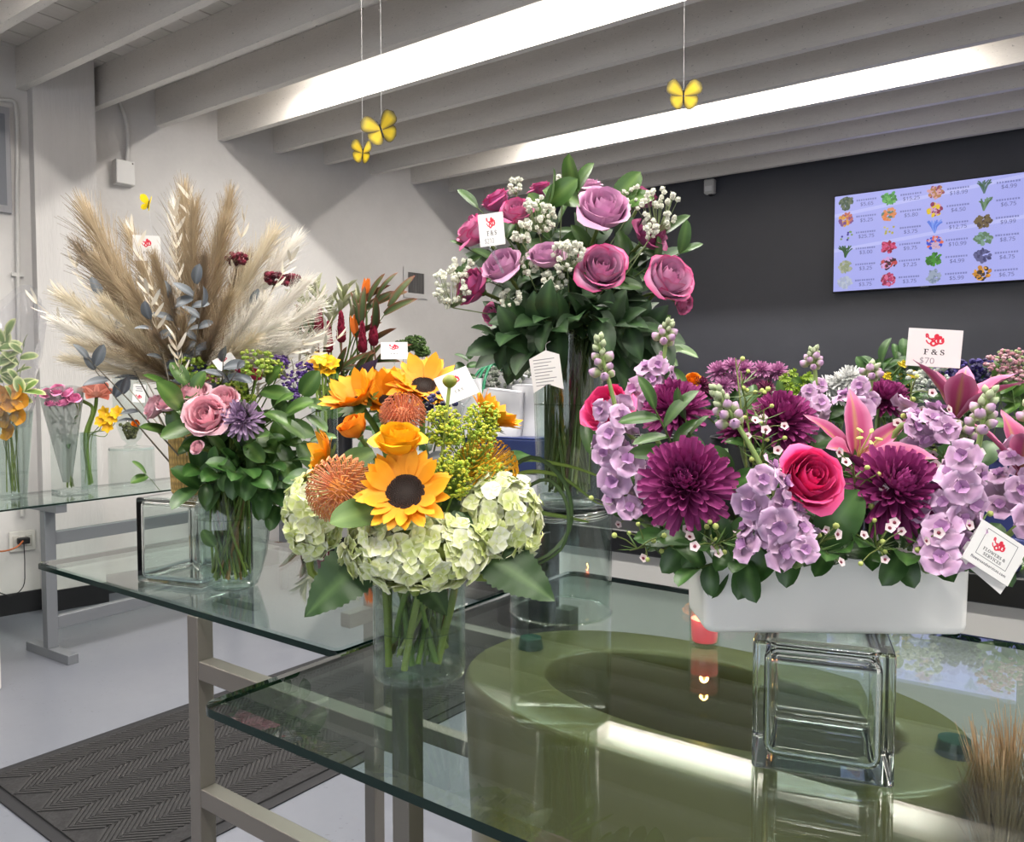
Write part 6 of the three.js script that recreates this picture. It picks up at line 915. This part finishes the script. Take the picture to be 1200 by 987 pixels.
// ================================================================ clutter on the black bench
{
  rnd = seeded(1010);
  const BY = 0.592;
  { const c = at(605, 580, 4.75).setY(BY), o = thing('storage_carton', 'dark blue carton with a white base on the black bench', 'box', c), mk = (w, h, d, m, y, n) => part(o, n, new RoundedBoxGeometry(w, h, d, 2, 0.006), m, V(0, y, 0), tq); mk(0.5, 0.2, 0.34, std(0xbfc2c8, 0.4), 0.1, 'base_tray'); mk(0.52, 0.19, 0.36, std(0x23305c, 0.35), 0.3, 'carton'); mk(0.5, 0.012, 0.34, std(0x2c3a6e, 0.3), 0.402, 'lid');
    for (let i = 0; i < 5; i++) part(o, 'package', new RoundedBoxGeometry(0.07, 0.1, 0.05, 2, 0.01), std([0xdadde0, 0x6a8ab0, 0x8aa86a, 0xd8d8dc, 0x4a5a8a][i], 0.4), AX.clone().multiplyScalar(-0.2 + i * 0.1).addScaledVector(AZ, -0.21).setY(0.052), tq); }
  const bag = (px, py, d, w, h, roll, label) => { const c = at(px, py, d), o = thing('paper_bag', label, 'paper bag', c, 'white paper bags on the bench'); part(o, 'body', surf(10, 8, (u, v) => { const a = u * 6.283, q = Math.max(Math.abs(Math.cos(a)), Math.abs(Math.sin(a))), k = 1 + 0.06 * v * Math.sin(a * 5); return [Math.cos(a) / q * w / 2 * k, v * h, Math.sin(a) / q * 0.05 * (1 + 0.25 * Math.sin(v * 7 + a))]; }), std(0xd2d2d6, 0.6), undefined, new THREE.Quaternion().setFromEuler(new THREE.Euler(0.1, -0.5, roll))); part(o, 'fold', new THREE.BoxGeometry(w * 0.9, 0.02, 0.06), std(0xc2c2c8, 0.6), V(-h * 0.98 * Math.sin(roll), h * 0.98 * Math.cos(roll), h * 0.05), new THREE.Quaternion().setFromEuler(new THREE.Euler(0.1, -0.5, roll))); };
  const cy = BY + 0.41, yy = (d) => { let lo = 300, hi = 700; for (let i = 0; i < 30; i++) { const m = (lo + hi) / 2; at(600, m, d).y > cy ? lo = m : hi = m; } return lo; };
  bag(560, yy(4.75), 4.75, 0.2, 0.33, 0.25, 'crumpled white paper bag leaning beside the green cables'); bag(588, yy(4.7), 4.7, 0.24, 0.27, -0.06, 'square white paper bag standing on the blue carton'); bag(622, yy(4.72), 4.72, 0.2, 0.3, 0.03, 'tall white paper bag beside the tall rose vase'); bag(605, yy(4.9), 4.9, 0.3, 0.36, -0.15, 'large white paper bag behind the square one');
  { const c = at(603, 470, 4.85), o = thing('dusty_bouquet', 'grey green dried bouquet behind the paper bags', 'bouquet', c.clone().setY(cy)); const dots = [], cs = [0x6f766a, 0x868b80, 0x9a9d94, 0x5c6458].map(lin); for (let i = 0; i < 420; i++) { const v = V(rr(-1, 1), rr(-0.8, 1), rr(-1, 1)); if (v.length() > 1) v.normalize(); const g = new THREE.IcosahedronGeometry(rr(0.008, 0.016), 0), q = cs[i % 4]; g.setAttribute('color', new THREE.Float32BufferAttribute(Array.from({ length: g.attributes.position.count }, () => q).flat(), 3)); g.translate(v.x * 0.24, 0.3 + v.y * 0.14, v.z * 0.14); dots.push(g); } const m = part(o, 'blossoms', merge(dots), MATTE()); m.userData.kind = 'stuff'; part(o, 'stems', tube([V(0, 0, 0), V(0, 0.25, 0)], 0.02, 7), stemMat(0x5a6a4a)); }
  { const o = thing('cable_coil', 'bright green coiled cable behind the paper bags', 'cable', at(553, 470, 4.95)); for (let i = 0; i < 3; i++) part(o, 'loop', new THREE.TorusGeometry(0.2 + 0.012 * i, 0.009, 7, 40), std(0x0f7a52, 0.4), V(0.12 + 0.02 * i, 0.02, 0.02 * i), new THREE.Quaternion().setFromEuler(new THREE.Euler(0, 0.9 + 0.15 * i, 0.1 * i))); }
  sprig('salalDark', at(535, 470, 4.7), at(550, 418, 4.7), 6, 0.1, 'small green twig above the small white card', undefined, { from: 0.3 });
  { const c = at(585, 640, 4.3).setY(0), o = thing('waste_bin', 'tall black bin standing before the black bench', 'bin', fl(0.08, 4.25)); part(o, 'body', lathe([[0.0002, 0.001], [0.15, 0.001], [0.16, 0.01], [0.19, 0.52], [0.195, 0.525], [0.185, 0.52], [0.15, 0.03], [0.0002, 0.03]], 36), M.black); part(o, 'rim', new THREE.TorusGeometry(0.192, 0.008, 6, 40).rotateX(Math.PI / 2), std(0x222226, 0.4), V(0, 0.525, 0)); }
}
// ================================================================ flower buckets on the counter
{
  rnd = seeded(1111);
  const spot = (px, back) => { const r = rayOf(px, 500), k = r.x / -r.z, o = fl(0.31, 2.353).addScaledVector(AX, -0.21).addScaledVector(AZ, back), s = (k * -o.z - o.x) / (AX.x - k * -AX.z); return o.addScaledVector(AX, s).setY(COUNTER_Y + 0.0002); };
  const bucket = (px, back, hex, label, h = 0.26, r = 0.085) => { const p = spot(px, back), o = thing('flower_bucket', label, 'bucket', p, 'flower buckets on the counter'); part(o, 'body', lathe([[0.0002, 0.0005], [r * 0.78, 0.0005], [r * 0.8, 0.004], [r, h], [r * 1.03, h + 0.004], [r * 0.96, h], [r * 0.76, 0.012], [0.0002, 0.012]], 32), std(hex, 0.4)); part(o, 'rim', new THREE.TorusGeometry(r * 1.01, 0.005, 6, 36).rotateX(Math.PI / 2), std(hex, 0.35), V(0, h, 0)); MOUTH = { c: p.clone().setY(p.y + h - 0.02), r: r * 0.7 }; return p; };
  const bunchOf = (p, cols, label, group, pts, rpx, o2) => { for (const [x, y] of pts) mum(x, y, -p.z - 0.03 + rr(-0.06, 0.06), rpx * rr(0.85, 1.1), FACE(rr(-0.4, 0.4), 0.75, 0.6), inVase(p, 0.04, p.y + 0.02), label, group, cols, { rings: 5, dense: 0.75, name: 'pompon_flower', ...o2 }); };
  const leaves = (p, pts, s = 0.07, k = 'salalDark') => { for (const [x, y] of pts) sprig(k, inVase(p, 0.05, p.y + 0.02), at(x, y, -p.z), 5, s, 'dark foliage in a bucket on the counter', 'bucket foliage on the counter', { from: 0.6 }); };
  let p = bucket(865, 0.42, 0x17181a, 'black bucket of lilac pink chrysanthemums');
  bunchOf(p, [0x8a3f78, 0xb46aa0, 0xd09ac0], 'lilac pink chrysanthemum in a black bucket', 'lilac pink chrysanthemums', [[842, 434], [858, 428], [872, 432], [885, 442], [902, 436], [912, 434], [893, 432], [878, 450], [860, 446], [848, 450]], 15);
  bunchOf(p, [0x4a1030, 0x6a1c48, 0x84305c], 'maroon chrysanthemum in a black bucket', 'maroon chrysanthemums', [[822, 450], [832, 458], [898, 455]], 15); rose('orange', 812, 446, -p.z, 10, FACE(-0.2, 0.6, 0.7), inVase(p, 0.04, p.y + 0.02), 'orange bloom beside the maroon chrysanthemums'); leaves(p, [[835, 470], [860, 470], [890, 470], [905, 465]]);
  p = bucket(930, 0.4, 0x17181a, 'black bucket of lime green button flowers'); bunchOf(p, [0x5a7a18, 0x84a028, 0xa8c040], 'lime green button flower in a black bucket', 'lime green button flowers', [[920, 442], [930, 436], [940, 446], [926, 452], [948, 440], [934, 458]], 8, { rings: 3 }); leaves(p, [[920, 462], [945, 462], [935, 450]], 0.06, 'salal');
  p = bucket(985, 0.4, 0x1c1c20, 'black bucket of white chrysanthemums'); bunchOf(p, [0xb8b8b0, 0xdcdcda, 0xececec], 'white chrysanthemum in a black bucket', 'white chrysanthemums', [[972, 452], [986, 446], [996, 440], [980, 462], [998, 454]], 17); leaves(p, [[965, 468], [1005, 462]]);
  p = bucket(1045, 0.46, 0x17181a, 'black bucket of yellow buttons and dark leaves'); bunchOf(p, [0xa89408, 0xd0b810, 0xe0cc30], 'yellow button flower in a black bucket', 'yellow button flowers', [[1040, 440], [1052, 434], [1062, 446], [1034, 450], [1070, 438], [1048, 456], [1058, 426]], 7, { rings: 3 }); leaves(p, [[1020, 425], [1035, 415], [1050, 412], [1060, 408], [1075, 420], [1030, 445], [1062, 460], [1045, 450], [1012, 430], [1070, 430]]);
  p = bucket(1130, 0.42, 0x17181a, 'black bucket of dark purple iris'); for (const [x, y] of [[1105, 440], [1120, 432], [1135, 436], [1150, 430], [1128, 446], [1112, 452], [1145, 446]]) tinyBlossoms('purple_statice', 'statice', inVase(p, 0.05, p.y + 0.02), at(x, y, -p.z), 0.03, 45, 0.008, [0x2a1e5c, 0x3a2a7a, 0x201648], 0x3a5a2a, 'dark purple statice bunch in a black bucket', 'dark purple statice on the counter', 0.8); leaves(p, [[1110, 450], [1140, 455], [1155, 440]]);
  tinyBlossoms('white_statice', 'statice', inVase(p, 0.05, p.y + 0.02), at(1088, 438, -p.z - 0.05), 0.05, 80, 0.008, [0xb8bcb4, 0xd0d4cc, 0x9aa296], 0x5a6a4a, 'greyish white statice behind the price card');
  p = bucket(1190, 0.35, 0x2c3468, 'blue bucket of pale mixed stems at the counter front', 0.24); for (const [x, y] of [[1170, 425], [1185, 418], [1198, 428], [1178, 440], [1195, 442]]) tinyBlossoms('waxflower_bunch', 'waxflower', inVase(p, 0.05, p.y + 0.02), at(x, y, -p.z), 0.03, 45, 0.006, [0xb07a86, 0xc49aa4, 0x8a9a6a], 0x5a7a3a, 'pale pink waxflower bunch in the blue bucket', 'waxflower bunches on the counter', 0.8); leaves(p, [[1180, 450], [1195, 455], [1170, 445]], 0.06, 'salal');
  p = bucket(1168, 0.07, 0x2a3262, 'low blue tub on the counter beside the hang tag', 0.06, 0.07); leaves(p, [[1186, 668], [1196, 676], [1180, 680]], 0.05, 'salal');
  p = bucket(770, 0.3, 0x1a1a1c, 'black bucket beside the tall rose vase'); leaves(p, [[770, 560], [790, 540], [750, 560]]);
  MOUTH = null;
}
scene.traverse((o) => { if (o.isMesh) { o.castShadow = true; o.receiveShadow = true; } });
renderer.render(scene, camera);
